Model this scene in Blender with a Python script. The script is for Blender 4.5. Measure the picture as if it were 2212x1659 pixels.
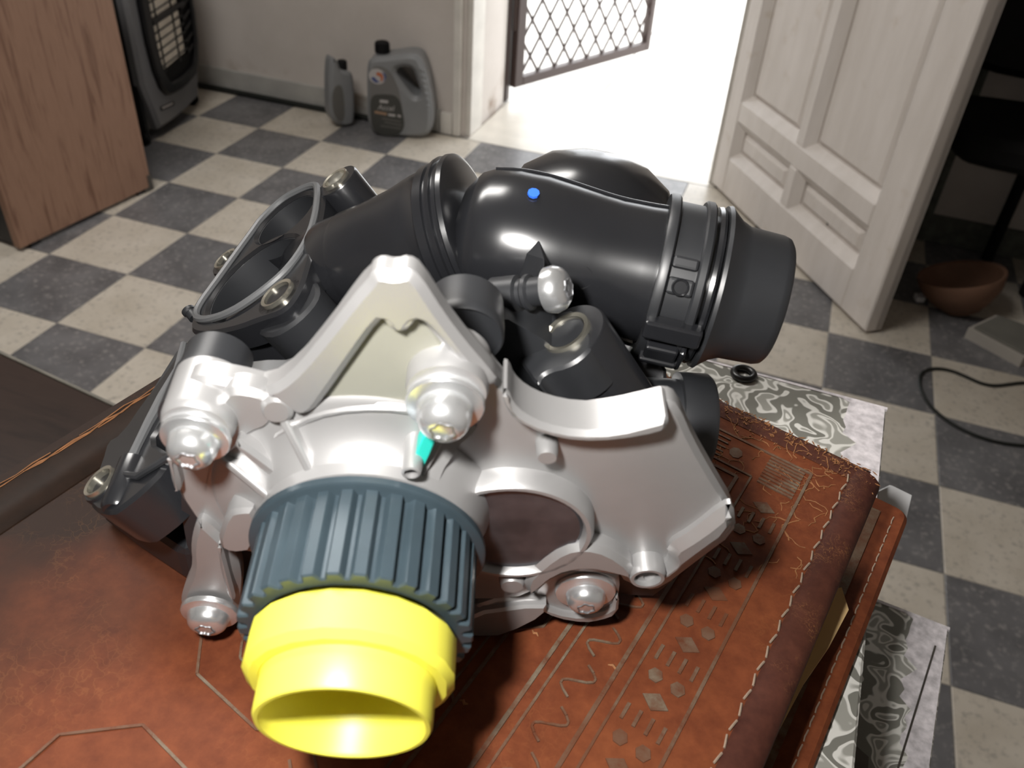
import bpy, bmesh, math, random
from mathutils import Vector as V, Matrix
random.seed(7)
for o in list(bpy.data.objects): bpy.data.objects.remove(o)
SC = bpy.context.scene
COL = SC.collection

# ------------------------------------------------------------------ camera
F = 1864.66
C = V((1.53817541, -1.27467567, 1.19906369))
RX = V((0.94009242, 0.33625152, 0.05622423))
RY = V((-0.24755524, 0.55990101, 0.79071313))
RZ = V((-0.23439849, 0.75726202, -0.60959952))      # forward
cam = bpy.data.cameras.new('camera')
cam.sensor_width = 36.0
cam.lens = F * 36.0 / 2212.0
cam.clip_start = 0.01
cam.dof.use_dof = True
cam.dof.focus_distance = 0.235
cam.dof.aperture_fstop = 28.0
cam.dof.aperture_blades = 7
co = bpy.data.objects.new('camera', cam)
COL.objects.link(co)
m3 = Matrix((RX, RY, -RZ)).transposed()
co.matrix_world = Matrix.Translation(C) @ m3.to_4x4()
SC.camera = co
SC.view_settings.view_transform = 'Standard'
SC.view_settings.look = 'None'
SC.view_settings.exposure = 0.0
SC.view_settings.gamma = 1.0
SC.view_settings.use_curve_mapping = False

# ------------------------------------------------------------------ daylight, flash, added ceiling fill
world = bpy.data.worlds.new('sky')
SC.world = world
world.use_nodes = True
bg = world.node_tree.nodes['Background']
bg.inputs[0].default_value = (0.96, 0.98, 1.0, 1)
bg.inputs[1].default_value = 4.5

def area(name, loc, rot_dir, size, power, color=(1, 1, 1), size_y=None, portal=False, disk=False):
    l = bpy.data.lights.new(name, 'AREA')
    l.energy = power; l.color = color; l.size = size
    if disk: l.shape = 'DISK'
    if size_y: l.shape = 'RECTANGLE'; l.size_y = size_y
    if portal: l.cycles.is_portal = True
    o = bpy.data.objects.new(name, l); COL.objects.link(o)
    o.location = loc
    o.rotation_euler = V(rot_dir).to_track_quat('-Z', 'Y').to_euler()
    return o
area('camera_flash', C - 0.032 * RX + 0.028 * RY + 0.002 * RZ, RZ - 0.06 * RY, 0.016, 0.80, (1.0, 0.975, 0.94), disk=True)
area('door_daylight', (0.88, 1.92, 1.05), (0, -1, 0), 0.88, 1, size_y=2.1, portal=True)
area('ceiling_fill', (0.3, -0.5, 2.62), (0.0, 0.12, -1), 1.2, 37.0, (1.0, 0.965, 0.925), size_y=0.5)  # unseen fill lamp, added to supply the room's ambient light

# ------------------------------------------------------------------ pixel rays (frame 2212 x 1659)
def ray(x, y): return RX * ((x - 1106) / F) - RY * ((y - 829.5) / F) + RZ
def onz(x, y, z):
    d = ray(x, y); return C + d * ((z - C.z) / d.z)
def D(x, y, dep): return C + ray(x, y) * dep
class Fr:
    def __init__(s, O, n, up=V((0, 0, 1)), ex=None):
        s.O = V(O); s.ez = V(n).normalized()
        s.ex = V(ex).normalized() if ex is not None else V(up).cross(s.ez).normalized()
        s.ey = s.ez.cross(s.ex)
    def hit(s, x, y, k=0.0):
        d = ray(x, y); return C + d * (((s.O + s.ez * k - C).dot(s.ez)) / d.dot(s.ez))
    def p2(s, x, y, k=0.0):
        q = s.hit(x, y, k) - s.O; return (q.dot(s.ex), q.dot(s.ey))
    def pts(s, L, k=0.0): return [s.p2(x, y, k) for x, y in L]
    def w(s, x, y, z=0.0): return s.O + s.ex * x + s.ey * y + s.ez * z

# ------------------------------------------------------------------ materials
def nmat(name):
    m = bpy.data.materials.new(name); m.use_nodes = True
    nt = m.node_tree; b = nt.nodes['Principled BSDF']
    return m, nt, b
def N(nt, t, **k):
    n = nt.nodes.new(t)
    for a, v in k.items():
        if a in n.inputs.keys(): n.inputs[a].default_value = v
        else: setattr(n, a, v)
    return n
def ramp(nt, fac, stops, interp='LINEAR'):
    r = nt.nodes.new('ShaderNodeValToRGB'); r.color_ramp.interpolation = interp
    e = r.color_ramp.elements
    while len(e) > 1: e.remove(e[0])
    e[0].position = stops[0][0]; e[0].color = (*stops[0][1], 1)
    for p, c in stops[1:]:
        q = e.new(p); q.color = (*c, 1)
    nt.links.new(fac, r.inputs[0]); return r.outputs[0]
def mixc(nt, fac, a, b, mode='MIX'):
    n = nt.nodes.new('ShaderNodeMix'); n.data_type = 'RGBA'; n.blend_type = mode
    if isinstance(fac, (int, float)): n.inputs[0].default_value = fac
    else: nt.links.new(fac, n.inputs[0])
    for i, q in ((6, a), (7, b)):
        if isinstance(q, tuple): n.inputs[i].default_value = (*q, 1)
        else: nt.links.new(q, n.inputs[i])
    return n.outputs[2]
def coords(nt, kind='Object', scale=(1, 1, 1), rnd=False):
    tc = nt.nodes.new('ShaderNodeTexCoord'); mp = nt.nodes.new('ShaderNodeMapping')
    mp.inputs['Scale'].default_value = scale
    nt.links.new(tc.outputs[kind], mp.inputs[0])
    if rnd:
        oi = nt.nodes.new('ShaderNodeObjectInfo'); mu = nt.nodes.new('ShaderNodeMath'); mu.operation = 'MULTIPLY'
        mu.inputs[1].default_value = 37.0; nt.links.new(oi.outputs['Random'], mu.inputs[0])
        cb = nt.nodes.new('ShaderNodeCombineXYZ')
        for i in range(3): nt.links.new(mu.outputs[0], cb.inputs[i])
        nt.links.new(cb.outputs[0], mp.inputs['Location'])
    return mp.outputs[0]
def tex(nt, co_, kind='noise', scale=5.0, detail=4.0, rough=0.55, dist=0.0, feature=None):
    if kind == 'noise':
        n = nt.nodes.new('ShaderNodeTexNoise'); n.inputs['Detail'].default_value = detail
        n.inputs['Roughness'].default_value = rough; n.inputs['Distortion'].default_value = dist
        out = 0
    else:
        n = nt.nodes.new('ShaderNodeTexVoronoi'); out = 0
        if feature: n.feature = feature
    n.inputs['Scale'].default_value = scale
    nt.links.new(co_, n.inputs['Vector']); return n.outputs[out]
def bump(nt, b, h, strength=0.2, dist=0.001):
    n = nt.nodes.new('ShaderNodeBump'); n.inputs['Strength'].default_value = strength; n.inputs['Distance'].default_value = dist
    nt.links.new(h, n.inputs['Height']); nt.links.new(n.outputs[0], b.inputs['Normal'])
def simple(name, col, rough=0.5, metal=0.0, var=0.0, scale=30, bmp=0.0, spec=0.5, bd=0.0005):
    m, nt, b = nmat(name)
    b.inputs['Base Color'].default_value = (*col, 1)
    b.inputs['Roughness'].default_value = rough; b.inputs['Metallic'].default_value = metal
    b.inputs['Specular IOR Level'].default_value = spec
    if var or bmp:
        n = tex(nt, coords(nt), scale=scale)
        if var:
            lo = tuple(c * (1 - var) for c in col); hi = tuple(min(1, c * (1 + var)) for c in col)
            nt.links.new(ramp(nt, n, [(0.3, lo), (0.7, hi)]), b.inputs['Base Color'])
        if bmp: bump(nt, b, n, bmp, bd)
    return m
M = {}
def terrazzo(name, base, lo, speck, srough=0.28, amt=0.18):
    m, nt, b = nmat(name); c = coords(nt, rnd=True)
    n1 = tex(nt, c, scale=9, detail=5)
    n2 = tex(nt, c, scale=70, detail=3, rough=0.7)
    v = tex(nt, c, 'vor', scale=42)
    col = ramp(nt, n1, [(0.3, lo), (0.68, base)])
    col = mixc(nt, ramp(nt, n2, [(0.54, (0, 0, 0)), (0.68, (0.5, 0.5, 0.5))]), col, speck)
    col = mixc(nt, ramp(nt, v, [(0.14, (1, 1, 1)), (0.26, (0, 0, 0))]), col, mixc(nt, 0.45, col, speck))
    nt.links.new(col, b.inputs['Base Color'])
    nt.links.new(ramp(nt, n1, [(0.3, (srough + .12,) * 3), (0.7, (srough,) * 3)]), b.inputs['Roughness'])
    bump(nt, b, n2, 0.05, 0.0005)
    return m
M['tile_light'] = terrazzo('tile_light', (0.60, 0.55, 0.475), (0.49, 0.44, 0.365), (0.27, 0.25, 0.225))
M['tile_dark'] = terrazzo('tile_dark', (0.175, 0.172, 0.177), (0.098, 0.096, 0.099), (0.33, 0.315, 0.30))
M['grout'] = simple('grout', (0.2, 0.185, 0.165), 0.9)
def wallmat():
    m, nt, b = nmat('wall_paint'); c = coords(nt)
    n = tex(nt, c, scale=3.5, detail=8, rough=0.6); s = nt.nodes.new('ShaderNodeSeparateXYZ'); nt.links.new(c, s.inputs[0])
    st = tex(nt, c, scale=7, detail=6)
    col = ramp(nt, n, [(0.3, (0.53, 0.485, 0.445)), (0.7, (0.62, 0.57, 0.53))])
    hz = ramp(nt, s.outputs[2], [(0.05, (1, 1, 1)), (0.16, (0, 0, 0))])
    mm = nt.nodes.new('ShaderNodeMath'); mm.operation = 'MULTIPLY'
    nt.links.new(hz, mm.inputs[0]); nt.links.new(ramp(nt, st, [(0.52, (0, 0, 0)), (0.68, (0.8, 0.8, 0.8))]), mm.inputs[1])
    col = mixc(nt, mm.outputs[0], col, (0.2, 0.13, 0.08))
    nt.links.new(col, b.inputs['Base Color']); b.inputs['Roughness'].default_value = 0.75
    bump(nt, b, n, 0.15, 0.002); return m
M['wall'] = wallmat()
M['ceiling'] = simple('ceiling_paint', (0.62, 0.6, 0.56), 0.9)
def skirtmat():
    m, nt, b = nmat('skirting_grey'); c = coords(nt)
    n = tex(nt, c, scale=12, detail=6); n2 = tex(nt, c, scale=3.2, detail=5)
    col = ramp(nt, n, [(0.3, (0.35, 0.34, 0.32)), (0.7, (0.44, 0.43, 0.40))])
    col = mixc(nt, ramp(nt, n2, [(0.58, (0, 0, 0)), (0.68, (0.7, 0.7, 0.7))]), col, (0.20, 0.125, 0.07))
    nt.links.new(col, b.inputs['Base Color']); b.inputs['Roughness'].default_value = 0.65; return m
M['skirt'] = skirtmat()
M['skirt_dark'] = simple('skirting_dark', (0.10, 0.105, 0.09), 0.7, var=0.3, scale=40)
M['frame_white'] = simple('door_frame_paint', (0.66, 0.63, 0.58), 0.5, var=0.08, scale=15)
def doormat():
    m, nt, b = nmat('door_paint'); c = coords(nt, scale=(6, 6, 1.2))
    n = tex(nt, c, scale=4, detail=6); n2 = tex(nt, coords(nt), scale=14, detail=8)
    col = ramp(nt, n, [(0.3, (0.70, 0.65, 0.605)), (0.7, (0.79, 0.74, 0.70))])
    col = mixc(nt, ramp(nt, n2, [(0.62, (0, 0, 0)), (0.78, (0.45, 0.45, 0.45))]), col, (0.52, 0.43, 0.32))
    nt.links.new(col, b.inputs['Base Color']); b.inputs['Roughness'].default_value = 0.42
    bump(nt, b, n, 0.1, 0.001); return m
M['door'] = doormat()
M['outside'] = simple('outside_concrete', (0.72, 0.70, 0.66), 0.8, var=0.08, scale=6)
M['marble'] = simple('threshold_stone', (0.66, 0.62, 0.55), 0.3, var=0.08, scale=10)
M['gate'] = simple('gate_paint', (0.055, 0.036, 0.032), 0.5)
def wood(name, dark, lite, sc=(14, 14, 1.0), rough=0.45):
    m, nt, b = nmat(name); c = coords(nt, scale=sc)
    n = tex(nt, c, scale=5, detail=7, dist=0.5)
    col = ramp(nt, n, [(0.34, dark), (0.5, lite), (0.62, tuple(0.75 * a + 0.25 * e for a, e in zip(lite, dark))), (0.7, lite)])
    nt.links.new(col, b.inputs['Base Color']); b.inputs['Roughness'].default_value = rough
    b.inputs['Specular IOR Level'].default_value = 0.25
    bump(nt, b, n, 0.05, 0.0005); return m
M['wood'] = wood('walnut_veneer', (0.185, 0.098, 0.064), (0.30, 0.175, 0.118))
M['wood_dark'] = wood('dark_table_top', (0.022, 0.013, 0.010), (0.036, 0.021, 0.016), sc=(2, 14, 2), rough=0.35)
M['black_panel'] = simple('black_panel', (0.012, 0.011, 0.011), 0.5)
M['edge_strip'] = simple('table_edge_strip', (0.16, 0.15, 0.125), 0.45, var=0.3, scale=25)
M['heater_grey'] = simple('heater_grey_enamel', (0.13, 0.13, 0.135), 0.45, var=0.06, scale=8)
M['heater_side'] = simple('heater_side_sheet', (0.085, 0.08, 0.07), 0.6)
M['black_gloss'] = simple('black_gloss', (0.007, 0.007, 0.008), 0.3, spec=0.25)
M['black_matte'] = simple('black_matte', (0.006, 0.006, 0.0065), 0.7, spec=0.2)
M['ceramic'] = simple('heater_ceramic', (0.80, 0.74, 0.64), 0.8, var=0.08, scale=25)
M['wire'] = simple('heater_wire', (0.045, 0.045, 0.045), 0.4, 0.6)
M['badge'] = simple('badge_letters', (0.45, 0.42, 0.40), 0.4)
M['can'] = simple('can_grey_plastic', (0.215, 0.22, 0.225), 0.38, var=0.06, scale=12)
M['can_label'] = simple('can_label_dark', (0.05, 0.05, 0.045), 0.4)
M['can_label_top'] = simple('can_label_grey', (0.15, 0.145, 0.14), 0.4)
M['print_white'] = simple('print_white', (0.42, 0.40, 0.39), 0.5)
M['print_grey'] = simple('print_grey', (0.12, 0.115, 0.105), 0.5)
M['print_orange'] = simple('print_orange', (0.34, 0.21, 0.13), 0.5)
M['print_red'] = simple('print_red', (0.42, 0.13, 0.06), 0.5)
M['print_blue'] = simple('print_blue', (0.05, 0.07, 0.20), 0.5)
M['cable'] = simple('cable_rubber', (0.008, 0.010, 0.008), 0.5)
M['terracotta'] = simple('terracotta', (0.20, 0.105, 0.065), 0.7, var=0.12, scale=14)
M['card'] = simple('pale_card', (0.40, 0.37, 0.33), 0.8, var=0.06, scale=12)
M['card_top'] = simple('grey_card_top', (0.15, 0.145, 0.125), 0.8, var=0.1, scale=12)
M['white_plastic'] = simple('white_plastic', (0.75, 0.75, 0.76), 0.4)

# leather: burnished brown with dry cracks
def leather(name, dark, mid, lite, crack=0.5, sc=1.0, stain_falloff=None):
    m, nt, b = nmat(name); c = coords(nt)
    n1 = tex(nt, c, scale=8 * sc, detail=7, rough=0.62); n2 = tex(nt, c, scale=120 * sc, detail=5, rough=0.65)
    mp = nt.nodes.new('ShaderNodeMix'); mp.data_type = 'VECTOR'; mp.inputs[0].default_value = 0.025
    nz = nt.nodes.new('ShaderNodeTexNoise'); nz.inputs['Scale'].default_value = 60 * sc; nz.inputs['Detail'].default_value = 4
    nt.links.new(c, nz.inputs['Vector']); nt.links.new(c, mp.inputs[4]); nt.links.new(nz.outputs['Color'], mp.inputs[5])
    v = tex(nt, mp.outputs[1], 'vor', scale=150 * sc, feature='DISTANCE_TO_EDGE')
    n3 = tex(nt, c, scale=22 * sc, detail=5, rough=0.6)
    col = ramp(nt, n1, [(0.30, dark), (0.50, mid), (0.72, lite)])
    g = mixc(nt, 0.35, col, ramp(nt, n2, [(0.3, tuple(x * 0.6 for x in mid)), (0.7, tuple(min(1, x * 1.35) for x in lite))]))
    if stain_falloff:       # dark spine-side handling wear, widened to paint in the flash falloff
        dv, off, wd = stain_falloff
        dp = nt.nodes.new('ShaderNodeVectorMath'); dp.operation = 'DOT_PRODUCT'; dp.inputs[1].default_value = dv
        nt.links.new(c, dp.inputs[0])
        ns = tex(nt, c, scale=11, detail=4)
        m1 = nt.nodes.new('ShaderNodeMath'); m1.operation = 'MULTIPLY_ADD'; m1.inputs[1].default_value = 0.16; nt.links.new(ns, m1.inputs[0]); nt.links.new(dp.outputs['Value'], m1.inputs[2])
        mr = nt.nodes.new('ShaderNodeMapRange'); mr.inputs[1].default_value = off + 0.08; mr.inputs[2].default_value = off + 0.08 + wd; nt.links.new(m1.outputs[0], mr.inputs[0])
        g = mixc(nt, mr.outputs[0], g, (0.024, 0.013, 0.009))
    ck = ramp(nt, v, [(0.012, (1, 1, 1)), (0.055, (0, 0, 0))])
    zone = ramp(nt, n3, [(0.50, (0, 0, 0)), (0.64, (crack, crack, crack))])
    mm = nt.nodes.new('ShaderNodeMath'); mm.operation = 'MULTIPLY'
    nt.links.new(ck, mm.inputs[0]); nt.links.new(zone, mm.inputs[1])
    col = mixc(nt, mm.outputs[0], g, (0.58, 0.27, 0.09))
    nt.links.new(col, b.inputs['Base Color']); b.inputs['Roughness'].default_value = 0.55
    b.inputs['Specular IOR Level'].default_value = 0.12
    bump(nt, b, n2, 0.25, 0.0004); return m
M['leather'] = leather('brown_leather', (0.056, 0.016, 0.010), (0.128, 0.034, 0.015), (0.205, 0.062, 0.023), 0.05, 1.5, stain_falloff=((-0.80, 0.60, 0), -0.012, 0.045))
M['leather_dark'] = leather('dark_leather_edge', (0.035, 0.012, 0.010), (0.06, 0.021, 0.015), (0.09, 0.032, 0.02), 0.25, 2.6)
M['leather_spine'] = leather('dark_leather_spine', (0.012, 0.0075, 0.0055), (0.018, 0.0105, 0.007), (0.030, 0.015, 0.009), 0.0)
M['worn_crack'] = simple('worn_leather_crack', (0.25, 0.105, 0.038), 0.8, var=0.3, scale=200)
def gilt():
    m, nt, b = nmat('faded_gilt'); c = coords(nt)
    n = tex(nt, c, scale=190, detail=5, rough=0.7); n2 = tex(nt, c, scale=26, detail=4)
    col = ramp(nt, n, [(0.35, (0.105, 0.036, 0.018)), (0.55, (0.15, 0.115, 0.08)), (0.7, (0.19, 0.155, 0.115))])
    col = mixc(nt, ramp(nt, n2, [(0.40, (0, 0, 0)), (0.62, (0.85, 0.85, 0.85))]), col, (0.115, 0.042, 0.02))
    nt.links.new(col, b.inputs['Base Color']); b.inputs['Roughness'].default_value = 0.55; b.inputs['Specular IOR Level'].default_value = 0.2
    return m
M['gilt'] = gilt()
M['thread'] = simple('stitch_thread', (0.30, 0.22, 0.16), 0.8)
M['paper'] = simple('page_paper', (0.62, 0.42, 0.20), 0.8, var=0.06, scale=60)
M['lining'] = simple('book_lining', (0.26, 0.095, 0.05), 0.8, var=0.35, scale=320)
# marbled binder paper
def marbled(name):
    m, nt, b = nmat(name); c = coords(nt)
    w1 = tex(nt, c, scale=105, detail=0.4, rough=0.4, dist=0.7)
    # rings: contour bands of the noise
    dk, lt, md = (0.20, 0.197, 0.172), (0.72, 0.71, 0.665), (0.34, 0.335, 0.30)
    col = ramp(nt, w1, [(0.0, md), (0.27, md), (0.29, lt), (0.33, lt), (0.345, dk), (0.50, dk), (0.515, lt), (0.555, lt), (0.58, md), (0.63, md), (0.645, lt), (0.68, lt), (0.70, md)])
    nt.links.new(col, b.inputs['Base Color']); b.inputs['Roughness'].default_value = 0.3
    return m
M['marbled'] = marbled('marbled_paper')
M['scuffed'] = simple('scuffed_white_edge', (0.66, 0.62, 0.64), 0.85, var=0.3, scale=260, bmp=0.3)
M['dull_metal'] = simple('dull_metal', (0.09, 0.08, 0.068), 0.5, 0.5, var=0.3, scale=60)
# pump
def casting(name, col, rough, metal):
    m, nt, b = nmat(name); c = coords(nt)
    n = tex(nt, c, scale=900, detail=3); n1 = tex(nt, c, scale=60, detail=3)
    nt.links.new(ramp(nt, n1, [(0.3, tuple(x * 0.92 for x in col)), (0.7, col)]), b.inputs['Base Color'])
    b.inputs['Roughness'].default_value = rough; b.inputs['Metallic'].default_value = metal
    bump(nt, b, n, 0.12, 0.0001); return m
M['alu'] = casting('cast_aluminium', (0.415, 0.41, 0.41), 0.38, 0.6)
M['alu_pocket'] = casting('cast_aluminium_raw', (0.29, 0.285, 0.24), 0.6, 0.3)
M['zinc'] = simple('zinc_plated_steel', (0.78, 0.79, 0.80), 0.25, 0.85)
M['steel_plug'] = simple('polished_steel_plug', (0.15, 0.15, 0.165), 0.22, 0.8, var=0.35, scale=120)
M['socket'] = simple('screw_socket', (0.30, 0.30, 0.31), 0.35, 0.8)
M['plastic'] = simple('black_plastic', (0.013, 0.0135, 0.0155), 0.23, var=0.15, scale=40, spec=0.9)
M['plastic_sat'] = simple('black_plastic_satin', (0.019, 0.020, 0.0225), 0.42, var=0.15, scale=60, spec=0.7)
M['bore_grey'] = simple('bore_grey', (0.17, 0.175, 0.195), 0.6)
M['rubber'] = simple('grey_gasket', (0.10, 0.102, 0.105), 0.45)
M['brass'] = simple('insert_steel', (0.62, 0.59, 0.50), 0.2, 0.9)
M['pulley'] = simple('blue_grey_pulley', (0.038, 0.056, 0.068), 0.36, 0.2, var=0.1, scale=100)
M['pulley_face'] = simple('pulley_face', (0.16, 0.17, 0.10), 0.5)
M['yellow'] = simple('yellow_plastic', (0.84, 0.79, 0.085), 0.45, spec=0.7)
M['teal'] = simple('teal_paint', (0.015, 0.47, 0.39), 0.55)
M['blue'] = simple('blue_paint', (0.03, 0.16, 0.85), 0.5)
M['oring'] = simple('black_rubber', (0.006, 0.006, 0.006), 0.35)

# ------------------------------------------------------------------ mesh helpers
def tag(o, label=None, cat=None, group=None, kind=None):
    if label: o['label'] = label
    if cat: o['category'] = cat
    if group: o['group'] = group
    if kind: o['kind'] = kind
    return o
def thing(name, loc, label, cat, group=None):
    o = bpy.data.objects.new(name, None); COL.objects.link(o); o.location = loc
    o.empty_display_size = 0.01
    return tag(o, label, cat, group)
def origin(p):
    l = V((0, 0, 0))
    while p is not None: l += p.location; p = p.parent
    return l
class MB:
    def __init__(s): s.b = bmesh.new()
    def poly(s, pts): return s.b.faces.new([s.b.verts.new(p) for p in pts])
    def prism(s, pts, vec):
        vec = V(vec); A = [s.b.verts.new(p) for p in pts]; B = [s.b.verts.new(V(p) + vec) for p in pts]; n = len(A)
        s.b.faces.new(A); s.b.faces.new(B[::-1])
        for i in range(n): s.b.faces.new((A[i], A[(i + 1) % n], B[(i + 1) % n], B[i]))
        return s
    def box(s, lo, hi):
        x0, y0, z0 = lo; x1, y1, z1 = hi
        return s.prism([(x0, y0, z0), (x1, y0, z0), (x1, y1, z0), (x0, y1, z0)], (0, 0, z1 - z0))
    def obox(s, c, ax, ay, az):      # centre and half axes
        c, ax, ay, az = V(c), V(ax), V(ay), V(az)
        return s.prism([c - ax - ay - az, c + ax - ay - az, c + ax + ay - az, c - ax + ay - az], az * 2)
    def lathe(s, o, ax, prof, n=32, ex=None, a0=0, a1=360, lobes=None):
        o = V(o); ax = V(ax).normalized()
        e1 = (V(ex) - ax * V(ex).dot(ax)).normalized() if ex is not None else ax.orthogonal().normalized()
        e2 = ax.cross(e1); full = abs(a1 - a0) >= 360; rings = []
        for h, r in prof:
            if r < 1e-7: rings.append([s.b.verts.new(o + ax * h)]); continue
            ring = []
            for i in range(n + (0 if full else 1)):
                t = math.radians(a0 + (a1 - a0) * i / n); rr = r * (lobes(t) if lobes else 1)
                ring.append(s.b.verts.new(o + ax * h + (e1 * math.cos(t) + e2 * math.sin(t)) * rr))
            rings.append(ring)
        for A, B in zip(rings, rings[1:]):
            m = max(len(A), len(B))
            for i in range(m if full else m - 1):
                j = (i + 1) % m
                if len(A) == 1 and len(B) == 1: continue
                if len(A) == 1: s.b.faces.new((A[0], B[i], B[j]))
                elif len(B) == 1: s.b.faces.new((A[i], B[0], A[j]))
                else: s.b.faces.new((A[i], B[i], B[j], A[j]))
        return s
    def tube(s, pts, r, n=8, closed=False, caps=True):
        P = [V(p) for p in pts]; rings = []; L = len(P); prev = None
        for i, p in enumerate(P):
            a = P[i - 1] if (i or closed) else p; q = P[(i + 1) % L] if (i < L - 1 or closed) else p
            t = (q - a).normalized()
            if prev is None: e = t.orthogonal().normalized()
            else: e = (prev - t * prev.dot(t)).normalized()
            prev = e; f = t.cross(e); rr = r[i] if isinstance(r, (list, tuple)) else r
            rings.append([s.b.verts.new(p + (e * math.cos(2 * math.pi * k / n) + f * math.sin(2 * math.pi * k / n)) * rr) for k in range(n)])
        for i in range(L if closed else L - 1):
            A, B = rings[i], rings[(i + 1) % L]
            for k in range(n): s.b.faces.new((A[k], A[(k + 1) % n], B[(k + 1) % n], B[k]))
        if caps and not closed: s.b.faces.new(rings[0][::-1]); s.b.faces.new(rings[-1])
        return s
    def plate(s, fr, outer, z0, z1, holes=(), bev=0.0, bevb=0.0):
        loops = [outer] + list(holes); top, bot = [], []
        for li, L in enumerate(loops):
            ar = sum(L[i][0] * L[(i + 1) % len(L)][1] - L[(i + 1) % len(L)][0] * L[i][1] for i in range(len(L)))
            if (ar < 0) == (li == 0): L = L[::-1]
            n = len(L); ins = []
            for i in range(n):
                a, p, q = V(L[i - 1]), V(L[i]), V(L[(i + 1) % n])
                d1 = (p - a).normalized(); d2 = (q - p).normalized()
                n1 = V((-d1.y, d1.x)); n2 = V((-d2.y, d2.x)); nn = n1 + n2
                k = nn.length_squared
                nn = nn * (2 / k) if k > 0.5 else n1
                ins.append(nn)
            lv = []
            for z, off in ([(z0, bevb), (z0 + bevb, 0)] if bevb else [(z0, 0)]) + ([(z1 - bev, 0), (z1, bev)] if bev else [(z1, 0)]):
                lv.append([s.b.verts.new(fr.w(p[0] + nn.x * off, p[1] + nn.y * off, z)) for p, nn in zip(L, ins)])
            for A, B in zip(lv, lv[1:]):
                for i in range(n): s.b.faces.new((A[i], A[(i + 1) % n], B[(i + 1) % n], B[i]))
            bot.append(lv[0]); top.append(lv[-1])
        for cap in (top, bot):
            es = []
            for ring in cap:
                for i in range(len(ring)):
                    e = s.b.edges.get((ring[i], ring[(i + 1) % len(ring)]))
                    es.append(e)
            nrm = fr.ez if cap is top else -fr.ez
            bmesh.ops.triangle_fill(s.b, use_beauty=True, use_dissolve=False, edges=es, normal=nrm)
        return s
    def build(s, name, mat, parent=None, smooth=40, bevel=0.0, seg=2):
        bmesh.ops.recalc_face_normals(s.b, faces=s.b.faces[:])
        o0 = origin(parent)
        if o0.length > 0: bmesh.ops.translate(s.b, verts=s.b.verts[:], vec=-o0)
        me = bpy.data.meshes.new(name); s.b.to_mesh(me); s.b.free()
        me.materials.append(M[mat] if isinstance(mat, str) else mat)
        if smooth:
            me.shade_smooth(); me.set_sharp_from_angle(angle=math.radians(smooth))
        o = bpy.data.objects.new(name, me); COL.objects.link(o); o.parent = parent
        if bevel:
            mo = o.modifiers.new('bevel', 'BEVEL'); mo.width = bevel; mo.segments = seg; mo.limit_method = 'ANGLE'
            mo.angle_limit = math.radians(35); mo.harden_normals = False
        return o
def recentre(o):
    me = o.data; c = sum((v.co for v in me.vertices), V()) / len(me.vertices)
    z = min(v.co.z for v in me.vertices); c.z = z
    for v in me.vertices: v.co -= c
    o.location = o.location + c
    return o
def rnd(L, it=2):
    L = [V(p) for p in L]
    for _ in range(it):
        n = len(L); Q = []
        for i in range(n):
            a, b = L[i], L[(i + 1) % n]
            Q += [a * 0.75 + b * 0.25, a * 0.25 + b * 0.75]
        L = Q
    return [tuple(p) for p in L]
def smoothpath(P, it=2):
    P = [V(p) for p in P]
    for _ in range(it):
        Q = [P[0]]
        for a, b in zip(P, P[1:]): Q += [a * 0.75 + b * 0.25, a * 0.25 + b * 0.75]
        P = Q + [P[-1]]
    return P
def circ(c, r, n=28, ry=None):
    return [(c[0] + r * math.cos(2 * math.pi * i / n), c[1] + (ry or r) * math.sin(2 * math.pi * i / n)) for i in range(n)]
def structure(o): o['kind'] = 'structure'; return o

# ================================================================== the room
T = 0.25
WY = 1.52                                   # inner face of the door wall
floor = structure(MB().box((-1.6, -4.2, -0.2), (3.2, WY, -0.0015)).build('floor', 'grout', smooth=0))
def tilemesh(name, mat):
    b = MB(); h = T / 2 - 0.0007; c = 0.0015
    lv = []
    for z, k in ((-0.009, 0), (-0.0008, 0), (0.0, c)):
        lv.append([b.b.verts.new((sx * (h - k), sy * (h - k), z)) for sx, sy in ((-1, -1), (1, -1), (1, 1), (-1, 1))])
    for A, B in zip(lv, lv[1:]):
        for i in range(4): b.b.faces.new((A[i], A[(i + 1) % 4], B[(i + 1) % 4], B[i]))
    b.b.faces.new(lv[-1])
    me = bpy.data.meshes.new(name); b.b.to_mesh(me); b.b.free(); me.materials.append(M[mat]); return me
TL, TD = tilemesh('tile_light', 'tile_light'), tilemesh('tile_dark', 'tile_dark')
spots = []
for ix in range(-6, 13):
    for iy in range(-17, 6):
        x, y = (ix + 0.5) * T, (iy + 0.5) * T
        if x < -1.49 or x > 3.08: continue
        d = V((x, y, 0)) - C; dz = d.dot(RZ)
        if dz < 0.2: continue
        px, py = 1106 + F * d.dot(RX) / dz, 829.5 - F * d.dot(RY) / dz
        spots.append((max(abs(px - 1106) / 1106, abs(py - 830) / 830), ix, iy, x, y))
for _, ix, iy, x, y in sorted(spots)[:296]:
    o = bpy.data.objects.new('tile', TD if (ix + iy) % 2 else TL); COL.objects.link(o)
    o.location = (x, y, random.uniform(-0.0006, 0.0)); o.parent = floor
    o.rotation_euler = (0, 0, random.choice((0, 1, 2, 3)) * math.pi / 2)
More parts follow.
